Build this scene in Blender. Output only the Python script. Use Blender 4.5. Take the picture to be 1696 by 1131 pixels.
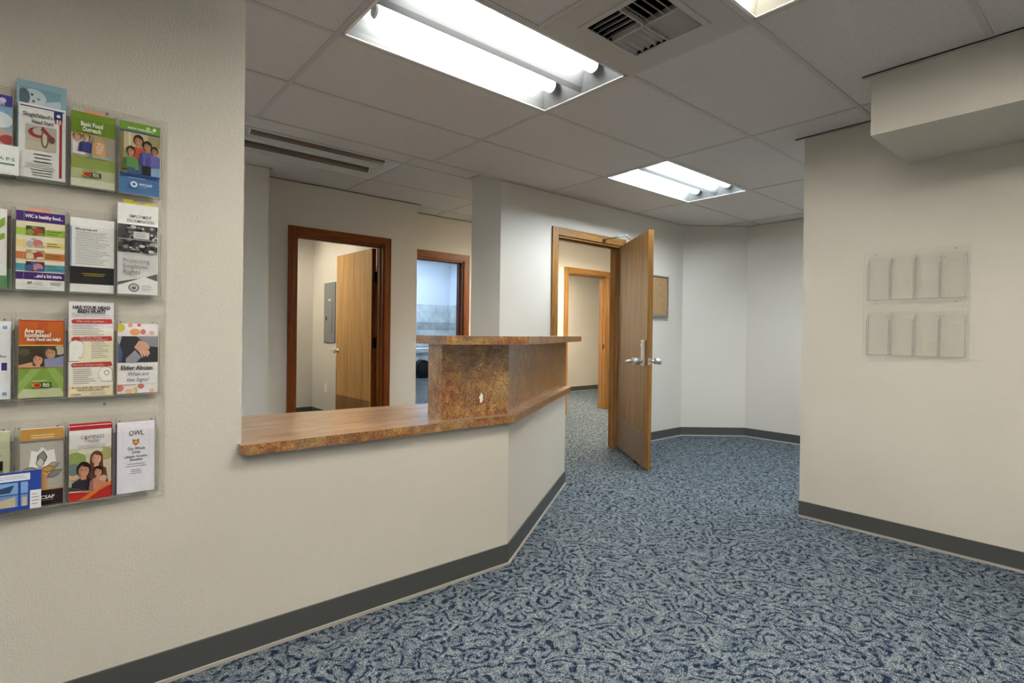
import bpy, bmesh, math, random
from mathutils import Vector, Matrix
random.seed(7)
S = bpy.context.scene
for o in list(bpy.data.objects): bpy.data.objects.remove(o)

# ------------------------------------------------------------------ camera
CAM = (-0.9131, -2.2839, 1.1399); YAW, PITCH, ROLL, FPX = 0.86034, -0.004799, 0.013054, 899.92
def make_camera():
    fw = Vector((math.cos(PITCH)*math.cos(YAW), math.cos(PITCH)*math.sin(YAW), math.sin(PITCH)))
    r = Vector((math.sin(YAW), -math.cos(YAW), 0)); u = r.cross(fw)
    r2 = r*math.cos(ROLL) + u*math.sin(ROLL); u2 = -r*math.sin(ROLL) + u*math.cos(ROLL)
    cd = bpy.data.cameras.new('camera'); co = bpy.data.objects.new('camera', cd); S.collection.objects.link(co)
    m = Matrix(((r2.x, u2.x, -fw.x, CAM[0]), (r2.y, u2.y, -fw.y, CAM[1]), (r2.z, u2.z, -fw.z, CAM[2]), (0, 0, 0, 1)))
    co.matrix_world = m
    cd.sensor_fit = 'HORIZONTAL'; cd.sensor_width = 36; cd.lens = FPX/1696*36
    cd.shift_x = -13.01/1696; cd.shift_y = -7.59/1696; cd.clip_start = 0.02; cd.clip_end = 100
    S.camera = co
make_camera()
# ------------------------------------------------------------------ world / exposure / lamp strengths
w = bpy.data.worlds.new('world'); S.world = w; w.use_nodes = True
w.node_tree.nodes['Background'].inputs[0].default_value = (0.8, 0.85, 1, 1)
w.node_tree.nodes['Background'].inputs[1].default_value = 0.0
vs = S.view_settings; vs.view_transform = 'Standard'; vs.look = 'None'; vs.gamma = 1; vs.use_curve_mapping = False
vs.exposure = 1.95
try: S.cycles.transparent_max_bounces = 32          # stacked sheets of clear acrylic
except Exception: pass
LAMP_MAIN = 16.0; LAMP_SECOND = 25.0; FILL_PASSAGE = 20.0; LAMP_WARM = 15.0; FILL_BACK = 14.0; LAMP_STORE = 11.0; LAMP_REST = 15.0; LAMP_HALL = 34.0; FILL_RECEPTION = 15.0

# ------------------------------------------------------------------ materials
def lin(h):
    h = h.lstrip('#'); v = [int(h[i:i+2], 16)/255 for i in (0, 2, 4)]
    return tuple(c/12.92 if c <= 0.04045 else ((c+0.055)/1.055)**2.4 for c in v) + (1.0,)
class NT:
    def __init__(s, name):
        s.m = bpy.data.materials.new(name); s.m.use_nodes = True; s.t = s.m.node_tree; s.n = s.t.nodes
        s.b = s.n['Principled BSDF']; s.out = s.n['Material Output']
    def add(s, typ, **kw):
        n = s.n.new(typ)
        for k, v in kw.items():
            if k in n.inputs: n.inputs[k].default_value = v
            else: setattr(n, k, v)
        return n
    def ln(s, a, b): s.t.links.new(a, b)
    def coords(s, scale=(1, 1, 1), rot=(0, 0, 0)):
        g = s.add('ShaderNodeNewGeometry'); mp = s.add('ShaderNodeMapping')
        mp.inputs['Scale'].default_value = scale; mp.inputs['Rotation'].default_value = rot
        s.ln(g.outputs['Position'], mp.inputs['Vector']); return mp.outputs[0]
    def objcoords(s, scale=(1, 1, 1)):
        g = s.add('ShaderNodeTexCoord'); mp = s.add('ShaderNodeMapping'); mp.inputs['Scale'].default_value = scale
        s.ln(g.outputs['Object'], mp.inputs['Vector']); return mp.outputs[0]
    def noise(s, vec, scale, detail=2, rough=0.5, dist=0.0):
        n = s.add('ShaderNodeTexNoise'); n.inputs['Scale'].default_value = scale; n.inputs['Detail'].default_value = detail
        n.inputs['Roughness'].default_value = rough; n.inputs['Distortion'].default_value = dist
        s.ln(vec, n.inputs['Vector']); return n.outputs['Fac']
    def ramp(s, fac, stops, interp='LINEAR'):
        r = s.add('ShaderNodeValToRGB'); r.color_ramp.interpolation = interp; e = r.color_ramp.elements
        while len(e) < len(stops): e.new(0.5)
        for i, (p, c) in enumerate(stops): e[i].position = p; e[i].color = c if len(c) == 4 else tuple(c)+(1,)
        s.ln(fac, r.inputs[0]); return r.outputs[0]
    def mix(s, fac, a, b, mode='MIX'):
        n = s.add('ShaderNodeMix'); n.data_type = 'RGBA'; n.blend_type = mode
        if isinstance(fac, (int, float)): n.inputs[0].default_value = fac
        else: s.ln(fac, n.inputs[0])
        for i, v in ((6, a), (7, b)):
            if isinstance(v, tuple): n.inputs[i].default_value = v
            else: s.ln(v, n.inputs[i])
        return n.outputs[2]
    def math(s, op, a, b=0.0):
        n = s.add('ShaderNodeMath'); n.operation = op
        for i, v in ((0, a), (1, b)):
            if isinstance(v, (int, float)): n.inputs[i].default_value = v
            else: s.ln(v, n.inputs[i])
        return n.outputs[0]
    def bump(s, h, strength=0.3, dist=0.002):
        n = s.add('ShaderNodeBump'); n.inputs['Strength'].default_value = strength; n.inputs['Distance'].default_value = dist
        s.ln(h, n.inputs['Height']); s.ln(n.outputs[0], s.b.inputs['Normal'])
    def base(s, c, rough=0.6, spec=0.3, metal=0.0):
        if isinstance(c, tuple): s.b.inputs['Base Color'].default_value = c
        else: s.ln(c, s.b.inputs['Base Color'])
        s.b.inputs['Roughness'].default_value = rough; s.b.inputs['Specular IOR Level'].default_value = spec
        s.b.inputs['Metallic'].default_value = metal
def plain(name, hexc, rough=0.5, spec=0.3, metal=0.0):
    t = NT(name); t.base(lin(hexc), rough, spec, metal); return t.m
def paint(name, hexc, bump=0.22, scale=190):
    t = NT(name); v = t.coords()
    n = t.noise(v, scale, 2, 0.55); l = t.noise(v, 1.3, 2, 0.5)
    c = lin(hexc); d = tuple(x*0.95 for x in c[:3])+(1,)
    t.base(t.mix(l, d, c), 0.62, 0.25)
    t.bump(t.ramp(n, [(0.38, (0, 0, 0)), (0.62, (1, 1, 1))]), bump, 0.0022); return t.m
def wood(name, lo, mid, hi, rough=0.38, scale=1.0, axis='Z'):
    t = NT(name); g = t.add('ShaderNodeTexCoord')
    mp = t.add('ShaderNodeMapping'); sc = {'Z': (1, 1, 0.05), 'X': (0.05, 1, 1)}[axis]
    mp.inputs['Scale'].default_value = tuple(x*scale for x in sc); t.ln(g.outputs['Object'], mp.inputs['Vector'])
    v = mp.outputs[0]
    a = t.noise(v, 22, 3, 0.6, 0.6); f = t.noise(v, 260, 3, 0.7); p = t.noise(v, 90, 2, 0.6)
    c = t.ramp(a, [(0.3, lin(lo)), (0.5, lin(mid)), (0.72, lin(hi))])
    c = t.mix(t.ramp(f, [(0.35, (0.45, 0.45, 0.45)), (0.6, (0, 0, 0))]), c, lin(lo))
    c = t.mix(t.ramp(p, [(0.30, (0.5, 0.5, 0.5)), (0.45, (0, 0, 0))]), c, lin(lo))
    t.base(c, rough, 0.35); t.bump(f, 0.12, 0.0006); return t.m
def emit(name, col, strength):
    t = NT(name); t.b.inputs['Base Color'].default_value = (0.9, 0.9, 0.9, 1)
    t.b.inputs['Emission Color'].default_value = col; t.b.inputs['Emission Strength'].default_value = strength; return t.m

M = {}
M['paint'] = paint('wall_paint', '#cdc7bb')
M['paint_smooth'] = paint('wall_paint_smooth', '#cfcac1', 0.10, 220)
M['paint_rest'] = paint('restroom_paint', '#cdd3dc', 0.1)
M['baseboard'] = plain('vinyl_baseboard', '#4b4c4b', 0.45, 0.4)
M['edge_strip'] = plain('carpet_edge_strip', '#a9a49b', 0.6)
M['grid'] = plain('ceiling_grid_metal', '#c2bcb7', 0.5)
M['gap'] = plain('dark_gap_shade', '#1d1812', 0.9, 0.0)  # near-black paint for the shade in ceiling gaps
M['mold'] = plain('wall_angle_metal', '#b4aca4', 0.5)
M['white_metal'] = plain('white_enamel', '#e4e4e2', 0.35, 0.45)
M['vent_metal'] = plain('vent_enamel', '#bdb7b1', 0.45)
M['black'] = plain('black_void', '#060606', 0.9, 0)
M['black_plastic'] = plain('black_plastic', '#0b0b12', 0.25, 0.5)
M['steel'] = plain('satin_steel', '#c4c2c0', 0.36, 0.5, 0.75)
M['steel_dark'] = plain('dark_steel', '#8a8785', 0.35, 0.5, 1.0)
M['bronze'] = plain('dark_bronze', '#1d1512', 0.4, 0.4, 0.6)
M['chrome'] = plain('chrome', '#e3e3e3', 0.08, 0.5, 1.0)
M['grey_panel'] = plain('grey_enamel', '#7c7f80', 0.45)
M['white_plastic'] = plain('white_plastic', '#e6e2d8', 0.4)
M['paper'] = plain('paper', '#e9e7e2', 0.6)
M['alum'] = plain('aluminium', '#a3a19d', 0.35, 0.5, 0.9)
M['tube_off'] = plain('unlit_tube', '#6b5a4a', 0.2, 0.5)  # brown stands in for dark reflections in the unlit tubes
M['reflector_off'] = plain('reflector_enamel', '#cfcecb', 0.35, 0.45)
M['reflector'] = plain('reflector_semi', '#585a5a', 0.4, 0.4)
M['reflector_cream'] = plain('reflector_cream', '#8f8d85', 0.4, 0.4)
M['oak'] = wood('oak_door', '#68441b', '#88602d', '#9e7940')
M['oak_edge'] = wood('oak_edge', '#70491f', '#936a34', '#a67f49', 0.3)
M['oak_trim'] = wood('oak_trim', '#734c25', '#986d3a', '#ad8650', 0.32)
M['oak_trim_h'] = wood('oak_trim_header', '#734c25', '#986d3a', '#ad8650', 0.32, 1.0, 'X')
M['cherry_trim'] = wood('shaded_red_brown_trim', '#552507', '#7a3d0f', '#94551d', 0.32)  # same oak stain, darkened to paint the dim reception light
M['oak_trim_shaded_h'] = wood('shaded_red_brown_header', '#552507', '#7a3d0f', '#94551d', 0.32, 1.0, 'X')
M['oak_light'] = wood('oak_light_door', '#a8793c', '#c59a58', '#d4ad6d', 0.32)
M['emit_main'] = emit('lamp_cool', (1.0, 0.98, 0.95, 1), LAMP_MAIN)
M['emit_second'] = emit('lamp_daylight', (0.85, 0.95, 1.0, 1), LAMP_SECOND)
M['fill_passage'] = emit('fill_lamp_passage', (0.88, 0.96, 1.0, 1), FILL_PASSAGE)  # unseen light added to brighten the niche walls
M['emit_warm'] = emit('lamp_warm', (1.0, 0.95, 0.85, 1), LAMP_WARM)
M['fill_back'] = emit('fill_lamp_back', (1.0, 0.96, 0.90, 1), FILL_BACK)  # unseen lights added behind the camera for even fill
M['emit_store'] = emit('lamp_store', (1.0, 0.92, 0.76, 1), LAMP_STORE)
M['emit_rest'] = emit('lamp_blue_white', (0.60, 0.79, 1.0, 1), LAMP_REST)
M['fill_reception'] = emit('fill_lamp_reception', (0.84, 0.93, 1.0, 1), FILL_RECEPTION)  # unseen light added to lift the dim reception walls
M['emit_hall'] = emit('lamp_hall', (1.0, 0.88, 0.68, 1), LAMP_HALL)

def mat_tile():
    t = NT('ceiling_tile'); v = t.coords()
    a = t.noise(v, 210, 3, 0.7); pits = t.add('ShaderNodeTexVoronoi'); pits.inputs['Scale'].default_value = 95; t.ln(v, pits.inputs['Vector'])
    p = t.ramp(pits.outputs['Distance'], [(0.10, (0, 0, 0)), (0.22, (1, 1, 1))])
    c = t.mix(t.ramp(a, [(0.3, (0, 0, 0)), (0.7, (1, 1, 1))]), lin('#c9c4c0'), lin('#dad6d2'))
    k = t.mix(t.math('GREATER_THAN', t.noise(v, 60, 1), 0.5), (1, 1, 1, 1), p)
    c = t.mix(1.0, c, t.mix(k, (0.45, 0.43, 0.41, 1), (1, 1, 1, 1)), 'MULTIPLY')
    t.base(c, 0.95, 0.05); t.bump(a, 0.3, 0.001); return t.m
M['tile'] = mat_tile()
def mat_carpet():
    t = NT('patterned_carpet'); v = t.coords()
    wn = t.add('ShaderNodeTexNoise'); wn.inputs['Scale'].default_value = 11; wn.inputs['Detail'].default_value = 2; t.ln(v, wn.inputs['Vector'])
    def vm(op, a, b=None, sc=None):
        n = t.add('ShaderNodeVectorMath'); n.operation = op
        t.ln(a, n.inputs[0])
        if b is not None:
            if isinstance(b, tuple): n.inputs[1].default_value = b
            else: t.ln(b, n.inputs[1])
        if sc is not None: n.inputs['Scale'].default_value = sc
        return n
    warp = vm('SCALE', vm('SUBTRACT', wn.outputs['Color'], (0.5, 0.5, 0.5)).outputs[0], sc=0.07).outputs[0]
    p = vm('ADD', v, warp).outputs[0]; p = vm('MULTIPLY', p, (1, 1, 0)).outputs[0]
    def arcs(scale, period, off):
        q = vm('ADD', p, off).outputs[0]
        vo = t.add('ShaderNodeTexVoronoi'); vo.inputs['Scale'].default_value = scale; t.ln(q, vo.inputs['Vector'])
        o = vm('SCALE', vm('SUBTRACT', vo.outputs['Color'], (0.5, 0.5, 0.5)).outputs[0], sc=1.9/scale).outputs[0]
        o = vm('MULTIPLY', o, (1, 1, 0)).outputs[0]
        d = vm('LENGTH', vm('SUBTRACT', vm('SUBTRACT', q, vo.outputs['Position']).outputs[0], o).outputs[0]).outputs['Value']
        return t.math('SINE', t.math('MULTIPLY', d, 6.2832/period))
    a1 = arcs(10, 0.030, (0, 0, 0)); a2 = arcs(13, 0.042, (5.3, 2.7, 0))
    sel = t.ramp(t.noise(p, 10, 1), [(0.45, (0, 0, 0)), (0.55, (1, 1, 1))])
    wv = t.math('ADD', t.math('MULTIPLY', a1, t.math('SUBTRACT', 1.0, sel)), t.math('MULTIPLY', a2, sel))
    ln_ = t.ramp(t.math('ADD', t.math('MULTIPLY', wv, 0.5), 0.5), [(0.16, (1, 1, 1)), (0.46, (0, 0, 0))])
    brk = t.ramp(t.noise(p, 34, 1), [(0.38, (0.12, 0.12, 0.12)), (0.56, (1, 1, 1))])
    stroke = t.math('MULTIPLY', ln_, brk)
    fib = t.noise(v, 190, 2, 0.75); fib2 = t.noise(v, 70, 2, 0.6); blot = t.noise(v, 16, 2, 0.5)
    val = t.math('ADD', t.math('MULTIPLY', stroke, -0.42), t.math('MULTIPLY', t.math('SUBTRACT', fib, 0.5), 2.1))
    val = t.math('ADD', val, t.math('MULTIPLY', t.math('SUBTRACT', fib2, 0.5), 0.7))
    val = t.math('ADD', val, t.math('MULTIPLY', t.math('SUBTRACT', blot, 0.5), 0.45))
    val = t.math('ADD', val, 0.60)
    c = t.ramp(val, [(0.08, lin('#0d1528')), (0.34, lin('#29354a')), (0.58, lin('#58636b')), (0.92, lin('#999e99'))])
    t.base(c, 0.95, 0.05)
    t.bump(val, 0.5, 0.003); return t.m
M['carpet'] = mat_carpet()
def mat_laminate(name='stone_laminate', rough=0.3, glossy=0.4):
    t = NT(name); v = t.coords()
    a = t.noise(v, 7, 4, 0.6, 0.4); b = t.noise(v, 26, 4, 0.7, 0.5); c2 = t.noise(v, 110, 3, 0.75, 0.3)
    base = t.ramp(a, [(0.30, lin('#66503c')), (0.45, lin('#8f7049')), (0.55, lin('#b08f57')), (0.7, lin('#938e78'))])
    rust = t.ramp(b, [(0.38, lin('#63331a')), (0.5, lin('#a05c22')), (0.66, lin('#c29d5c'))])
    m = t.mix(t.ramp(t.noise(v, 5, 3), [(0.38, (0.2, 0.2, 0.2)), (0.6, (0.85, 0.85, 0.85))]), base, rust)
    m = t.mix(t.ramp(c2, [(0.36, (0.85, 0.85, 0.85)), (0.52, (0, 0, 0))]), m, lin('#3a2010'))
    t.base(m, rough, glossy); t.b.inputs['Coat Weight'].default_value = 1.0; t.b.inputs['Coat IOR'].default_value = 1.6; t.b.inputs['Coat Roughness'].default_value = 0.3; return t.m
M['laminate'] = mat_laminate()
def mat_lam_sheen():  # laminate made paler, its grazing sheen painted into the colour
    t = NT('sheen_laminate_top'); v = t.coords((0.35, 1.6, 1), (0, 0, 0.1))
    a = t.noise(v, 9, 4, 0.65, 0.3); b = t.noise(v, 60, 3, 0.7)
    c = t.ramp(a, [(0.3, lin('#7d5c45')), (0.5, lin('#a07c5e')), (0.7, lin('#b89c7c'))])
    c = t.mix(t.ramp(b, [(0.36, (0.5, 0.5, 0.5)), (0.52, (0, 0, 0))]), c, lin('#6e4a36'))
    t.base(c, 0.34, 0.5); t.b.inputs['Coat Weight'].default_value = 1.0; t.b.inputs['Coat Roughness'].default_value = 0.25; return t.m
M['laminate_sheen'] = mat_lam_sheen()
def mat_acrylic():
    t = NT('clear_acrylic'); tr = t.add('ShaderNodeBsdfTransparent'); tr.inputs[0].default_value = (0.985, 0.988, 0.985, 1)
    gl = t.add('ShaderNodeBsdfGlossy'); gl.inputs['Roughness'].default_value = 0.06
    fr = t.add('ShaderNodeFresnel'); fr.inputs[0].default_value = 1.22
    mx = t.add('ShaderNodeMixShader'); t.ln(t.math('MINIMUM', fr.outputs[0], 0.07), mx.inputs[0]); t.ln(tr.outputs[0], mx.inputs[1]); t.ln(gl.outputs[0], mx.inputs[2])
    t.ln(mx.outputs[0], t.out.inputs[0]); a = t.m
    t = NT('acrylic_edge'); tr = t.add('ShaderNodeBsdfTransparent'); tr.inputs[0].default_value = (0.93, 0.93, 0.92, 1)
    mx = t.add('ShaderNodeMixShader'); mx.inputs[0].default_value = 0.45; t.base(lin('#b4b2ad'), 0.2, 0.5)
    t.ln(tr.outputs[0], mx.inputs[1]); t.ln(t.b.outputs[0], mx.inputs[2]); t.ln(mx.outputs[0], t.out.inputs[0])
    return a, t.m
M['acrylic'], M['acrylic_edge'] = mat_acrylic()
def mat_print():
    t = NT('printed_ink'); a = t.add('ShaderNodeAttribute'); a.attribute_name = 'ink'
    n = t.noise(t.coords(), 420, 2, 0.6); n2 = t.noise(t.coords(), 90, 2, 0.6)
    k = t.ramp(t.math('ADD', t.math('MULTIPLY', n, 0.5), t.math('MULTIPLY', n2, 0.5)), [(0.35, (0.91, 0.91, 0.91)), (0.6, (1, 1, 1))])
    t.base(t.mix(1.0, a.outputs['Color'], k, 'MULTIPLY'), 0.4, 0.35); return t.m
M['print'] = mat_print()
def mat_cork():
    t = NT('cork'); v = t.coords(); n = t.noise(v, 160, 3, 0.7)
    t.base(t.ramp(n, [(0.35, lin('#8a6a48')), (0.65, lin('#b79a75'))]), 0.9, 0.05); return t.m
M['cork'] = mat_cork()
def mat_ctile(name, a, b):
    t = NT(name); v = t.coords(); n = t.noise(v, 9, 4, 0.6, 0.5)
    t.base(t.ramp(n, [(0.35, lin(a)), (0.65, lin(b))]), 0.25, 0.45); return t.m
M['ctile'] = mat_ctile('ceramic_tile', '#a9b0b3', '#c6cbcb')
M['ctile_band'] = mat_ctile('ceramic_band', '#8f9695', '#a8aca8')
M['grout'] = plain('grout', '#6f777c', 0.9)
M['kick'] = plain('kick_plate', '#7d634a', 0.4, 0.4, 0.1)

# ------------------------------------------------------------------ object helpers
COL = S.collection
MW = {}
def tag(o, label=None, cat=None, group=None, kind=None):
    for k, v in (('label', label), ('category', cat), ('group', group), ('kind', kind)):
        if v: o[k] = v
    return o
def empty(name, loc, rz=0.0, label=None, cat=None, group=None, kind=None, parent=None):
    o = bpy.data.objects.new(name, None); COL.objects.link(o); o.empty_display_size = 0.05
    o.location = loc; o.rotation_euler = (0, 0, rz)
    MW[o.name] = Matrix.Translation(loc) @ Matrix.Rotation(rz, 4, 'Z')
    return tag(o, label, cat, group, kind)
def link_mesh(name, me, mats, parent=None):
    o = bpy.data.objects.new(name, me); COL.objects.link(o)
    for m in mats:
        if len(me.materials) < len(mats): me.materials.append(M[m] if isinstance(m, str) else m)
    if parent is not None: o.parent = parent
    MW[o.name] = MW[parent.name] if parent is not None else Matrix.Identity(4)
    return o
def mesh(name, verts, faces, mat, parent=None, local=False, midx=None, smooth=False):
    """verts in world space (converted to the parent's space) unless local"""
    if parent is not None and not local:
        inv = MW[parent.name].inverted(); verts = [inv @ Vector(v) for v in verts]
    me = bpy.data.meshes.new(name); me.from_pydata([tuple(v) for v in verts], [], faces)
    bm = bmesh.new(); bm.from_mesh(me); bmesh.ops.recalc_face_normals(bm, faces=bm.faces); bm.to_mesh(me); bm.free()
    if midx:
        for p, i in zip(me.polygons, midx): p.material_index = i
    if smooth:
        for p in me.polygons: p.use_smooth = True
    mats = mat if isinstance(mat, (list, tuple)) else [mat]
    return link_mesh(name, me, mats, parent)
BF = [(0, 3, 2, 1), (4, 5, 6, 7), (0, 1, 5, 4), (1, 2, 6, 5), (2, 3, 7, 6), (3, 0, 4, 7)]
def boxv(x0, x1, y0, y1, z0, z1):
    return [(x0, y0, z0), (x1, y0, z0), (x1, y1, z0), (x0, y1, z0), (x0, y0, z1), (x1, y0, z1), (x1, y1, z1), (x0, y1, z1)]
def bevel_obj(o, wdt, seg=2):
    bm = bmesh.new(); bm.from_mesh(o.data)
    bmesh.ops.bevel(bm, geom=list(bm.edges), offset=wdt, segments=seg, affect='EDGES', profile=0.5)
    bm.to_mesh(o.data); bm.free(); return o
def box(name, b, mat, parent=None, bev=0.0, local=False):
    o = mesh(name, boxv(*b), BF, mat, parent, local)
    if bev: bevel_obj(o, bev)
    return o
def boxes(name, bs, mat, parent=None, local=False):
    v, f = [], []
    for b in bs:
        n = len(v); v += boxv(*b); f += [tuple(i+n for i in q) for q in BF]
    return mesh(name, v, f, mat, parent, local)
def prism(name, pts, z0, z1, mat, parent=None, bev=0.0, local=False):
    n = len(pts); v = [(x, y, z0) for x, y in pts] + [(x, y, z1) for x, y in pts]
    f = [tuple(range(n-1, -1, -1)), tuple(range(n, 2*n))] + [(i, (i+1) % n, n+(i+1) % n, n+i) for i in range(n)]
    o = mesh(name, v, f, mat, parent, local)
    if bev: bevel_obj(o, bev)
    return o
def offset_line(pts, t):
    out = []
    for i, p in enumerate(pts):
        p = Vector(p); ns = []
        if i > 0: d = (p-Vector(pts[i-1])).normalized(); ns.append(Vector((-d.y, d.x)))
        if i < len(pts)-1: d = (Vector(pts[i+1])-p).normalized(); ns.append(Vector((-d.y, d.x)))
        n = sum(ns, Vector((0, 0))).normalized(); out.append(tuple(p + n*(t/max(0.2, n.dot(ns[0])))))
    return out
def ribbon(name, pts, t0, t1, z0, z1, mat, parent=None):
    a = offset_line(pts, t0); b = offset_line(pts, t1)
    return prism(name, a + b[::-1], z0, z1, mat, parent)
def cyl(name, p0, p1, r0, r1, mat, parent=None, seg=16, local=False, smooth=True):
    p0, p1 = Vector(p0), Vector(p1); d = (p1-p0).normalized(); a = d.orthogonal().normalized(); b = d.cross(a)
    v = [p0 + (a*math.cos(2*math.pi*i/seg) + b*math.sin(2*math.pi*i/seg))*r0 for i in range(seg)]
    v += [p1 + (a*math.cos(2*math.pi*i/seg) + b*math.sin(2*math.pi*i/seg))*r1 for i in range(seg)]
    f = [(i, (i+1) % seg, seg+(i+1) % seg, seg+i) for i in range(seg)] + [tuple(range(seg-1, -1, -1)), tuple(range(seg, 2*seg))]
    o = mesh(name, v, f, mat, parent, local)
    if smooth:
        for p in o.data.polygons:
            if len(p.vertices) == 4: p.use_smooth = True
    return o
def struct(o): o['kind'] = 'structure'; return o
def thinbox_mesh(bs):
    """several thin sheets; broad faces slot 0, narrow edges slot 1"""
    v, f, mi = [], [], []
    for b in bs:
        n = len(v); vv = boxv(*b); v += vv
        dx, dy, dz = b[1]-b[0], b[3]-b[2], b[5]-b[4]
        areas = [dx*dy, dx*dy, dx*dz, dy*dz, dx*dz, dy*dz]; mx = max(areas)
        for q, a in zip(BF, areas): f.append(tuple(i+n for i in q)); mi.append(0 if a > 0.5*mx else 1)
    return v, f, mi

# ------------------------------------------------------------------ structure
H = 2.41; H2 = 2.515
YL = -0.212                       # face of the left wall and half wall
YD = 1.235                        # face of the wall with the open door
XR = 2.72; YR = -0.825            # right wall face and its end
A = math.radians(33.9); D = Vector((math.cos(A), math.sin(A)))
K0 = Vector((0.803, YL)); K1 = K0 + D*1.53
struct(box('floor', (-4.2, 8.2, -4.8, 5.6, -0.1, 0.0), 'carpet'))
struct(box('wall_left', (-4.0, -0.41, YL, -0.09, 0, H), 'paint'))
hw = [(-0.41, YL), tuple(K0), tuple(K1)]
struct(ribbon('wall_counter', hw, 0.0, 0.115, 0, 0.708, 'paint'))
struct(box('wall_right', (XR, XR+0.13, -4.7, YR, 0, H), 'paint'))
struct(box('wall_soffit', (2.09, XR, -4.7, -1.383, 2.125, H), 'paint_smooth'))
# wall with the open door: opening X 2.545..3.43
OX0, OX1, OH = 2.545, 3.447, 2.045; WT = 0.115
dw = struct(boxes('wall_door', [(1.89, OX0, YD, YD+WT, 0, H), (OX1, 4.68, YD, YD+WT, 0, H), (OX0, OX1, YD, YD+WT, OH, H)], 'paint_smooth'))
struct(boxes('wall_pier', [(1.89, 2.10, YD+WT, 1.645, 0, H2), (1.89, 2.10, YD, YD+WT, H, H2)], 'paint_smooth'))
struct(box('wall_over_door', (2.10, 7.5, YD, YD+WT, H+0.016, H2), 'paint_smooth'))
struct(ribbon('wall_niche', [(4.57, YD), (5.13, 0.755), (5.13, -3.0)], 0.0, 0.12, 0, H, 'paint_smooth'))
struct(box('wall_passage', (XR+0.13, 5.13, -3.1, -3.0, 0, H), 'paint_smooth'))
# header where the higher reception ceiling begins
struct(box('trim_header', (-2.4, 1.89, 1.20, 1.235, H-0.002, H2), 'paint_smooth'))
# reception back walls
YB = 2.87; YC = 3.22
RO0, RO1, RH = 0.782, 1.67, 2.04
struct(boxes('wall_reception', [(0.35, RO0, YB, YB+0.13, 0, H2), (RO1, 2.05, YB, YB+0.13, 0, H2), (RO0, RO1, YB, YB+0.13, RH, H2)], 'paint_smooth'))
struct(box('wall_pilaster', (-2.4, 0.47, 2.6, YB, 0, H2), 'paint_smooth'))
struct(box('wall_reception_end', (-2.5, -2.4, -0.09, 2.6, 0, H2), 'paint_smooth'))
TO0, TO1 = 2.05, 2.90             # restroom opening
HO0, HO1 = 4.72, 5.57             # far room opening
struct(boxes('wall_corridor', [(1.97, TO0, YC, YC+0.12, 0, H2), (TO1, HO0, YC, YC+0.12, 0, H2), (HO1, 7.6, YC, YC+0.12, 0, H2),
                               (TO0, TO1, YC, YC+0.12, 2.02, H2), (HO0, HO1, YC, YC+0.12, 2.045, H2)], 'paint_smooth'))
struct(box('wall_recess', (1.97, 2.05, YB+0.13, YC, 0, H2), 'paint_smooth'))
struct(box('wall_corridor_end', (7.5, 7.6, YD+0.13, YC, 0, H2), 'paint_smooth'))
struct(box('wall_corridor_near', (4.68, 7.5, YD, YD+WT, 0, H+0.016), 'paint_smooth'))
# storage room
struct(box('wall_storage_side', (1.828, 1.93, YB+0.13, 5.315, 0, H2), 'paint_smooth'))
struct(box('wall_storage_back', (0.2, 1.93, 5.315, 5.42, 0, H2), 'paint_smooth'))
struct(box('wall_storage_left', (0.2, 0.3, YB+0.13, 5.315, 0, H2), 'paint_smooth'))
# restroom
RX, RY = 4.124, 5.39
rb = struct(box('wall_restroom_back', (1.95, RX+0.1, RY, RY+0.1, 0, H2), 'paint_rest'))
rs = struct(box('wall_restroom_side', (RX, RX+0.1, YC+0.12, RY, 0, H2), 'paint_rest'))
struct(box('wall_restroom_left', (1.94, 2.0, YC+0.12, RY, 0, H2), 'paint_rest'))
# far room
struct(box('wall_far', (4.23, 8.1, 5.32, 5.42, 0, H2), 'paint_smooth'))
struct(box('wall_far_end', (8.0, 8.1, YC+0.12, 5.32, 0, H2), 'paint_smooth'))
# behind the camera
struct(box('wall_rear', (-4.1, 2.85, -4.8, -4.7, 0, H), 'paint'))
struct(box('wall_rear_left', (-4.1, -4.0, -4.7, -0.09, 0, H), 'paint'))

def baseboard(name, pts, side=1):
    o = struct(ribbon(name, pts, 0, -0.008*side, 0.0, 0.1, 'baseboard'))
    ribbon('edge_strip', pts, -0.008*side, -0.015*side, 0.0, 0.012, 'edge_strip', o); return o
baseboard('baseboard_left', [(-4.0, YL), tuple(K0), tuple(K1)])
baseboard('baseboard_right', [(XR, YR), (XR, -4.7)])
baseboard('baseboard_niche', [(3.55, YD), (4.57, YD), (5.13, 0.755), (5.13, -3.0)])
baseboard('baseboard_storage', [(0.3, 5.315), (1.828, 5.315), (1.828, YB+0.15)])
baseboard('baseboard_far', [(4.3, 5.32), (8.0, 5.32)])
baseboard('baseboard_corridor', [(TO1+0.08, YC), (HO0-0.08, YC)])
baseboard('baseboard_reception', [(-2.4, 2.6), (0.47, 2.6), (0.47, YB), (RO0-0.08, YB)])

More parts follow.
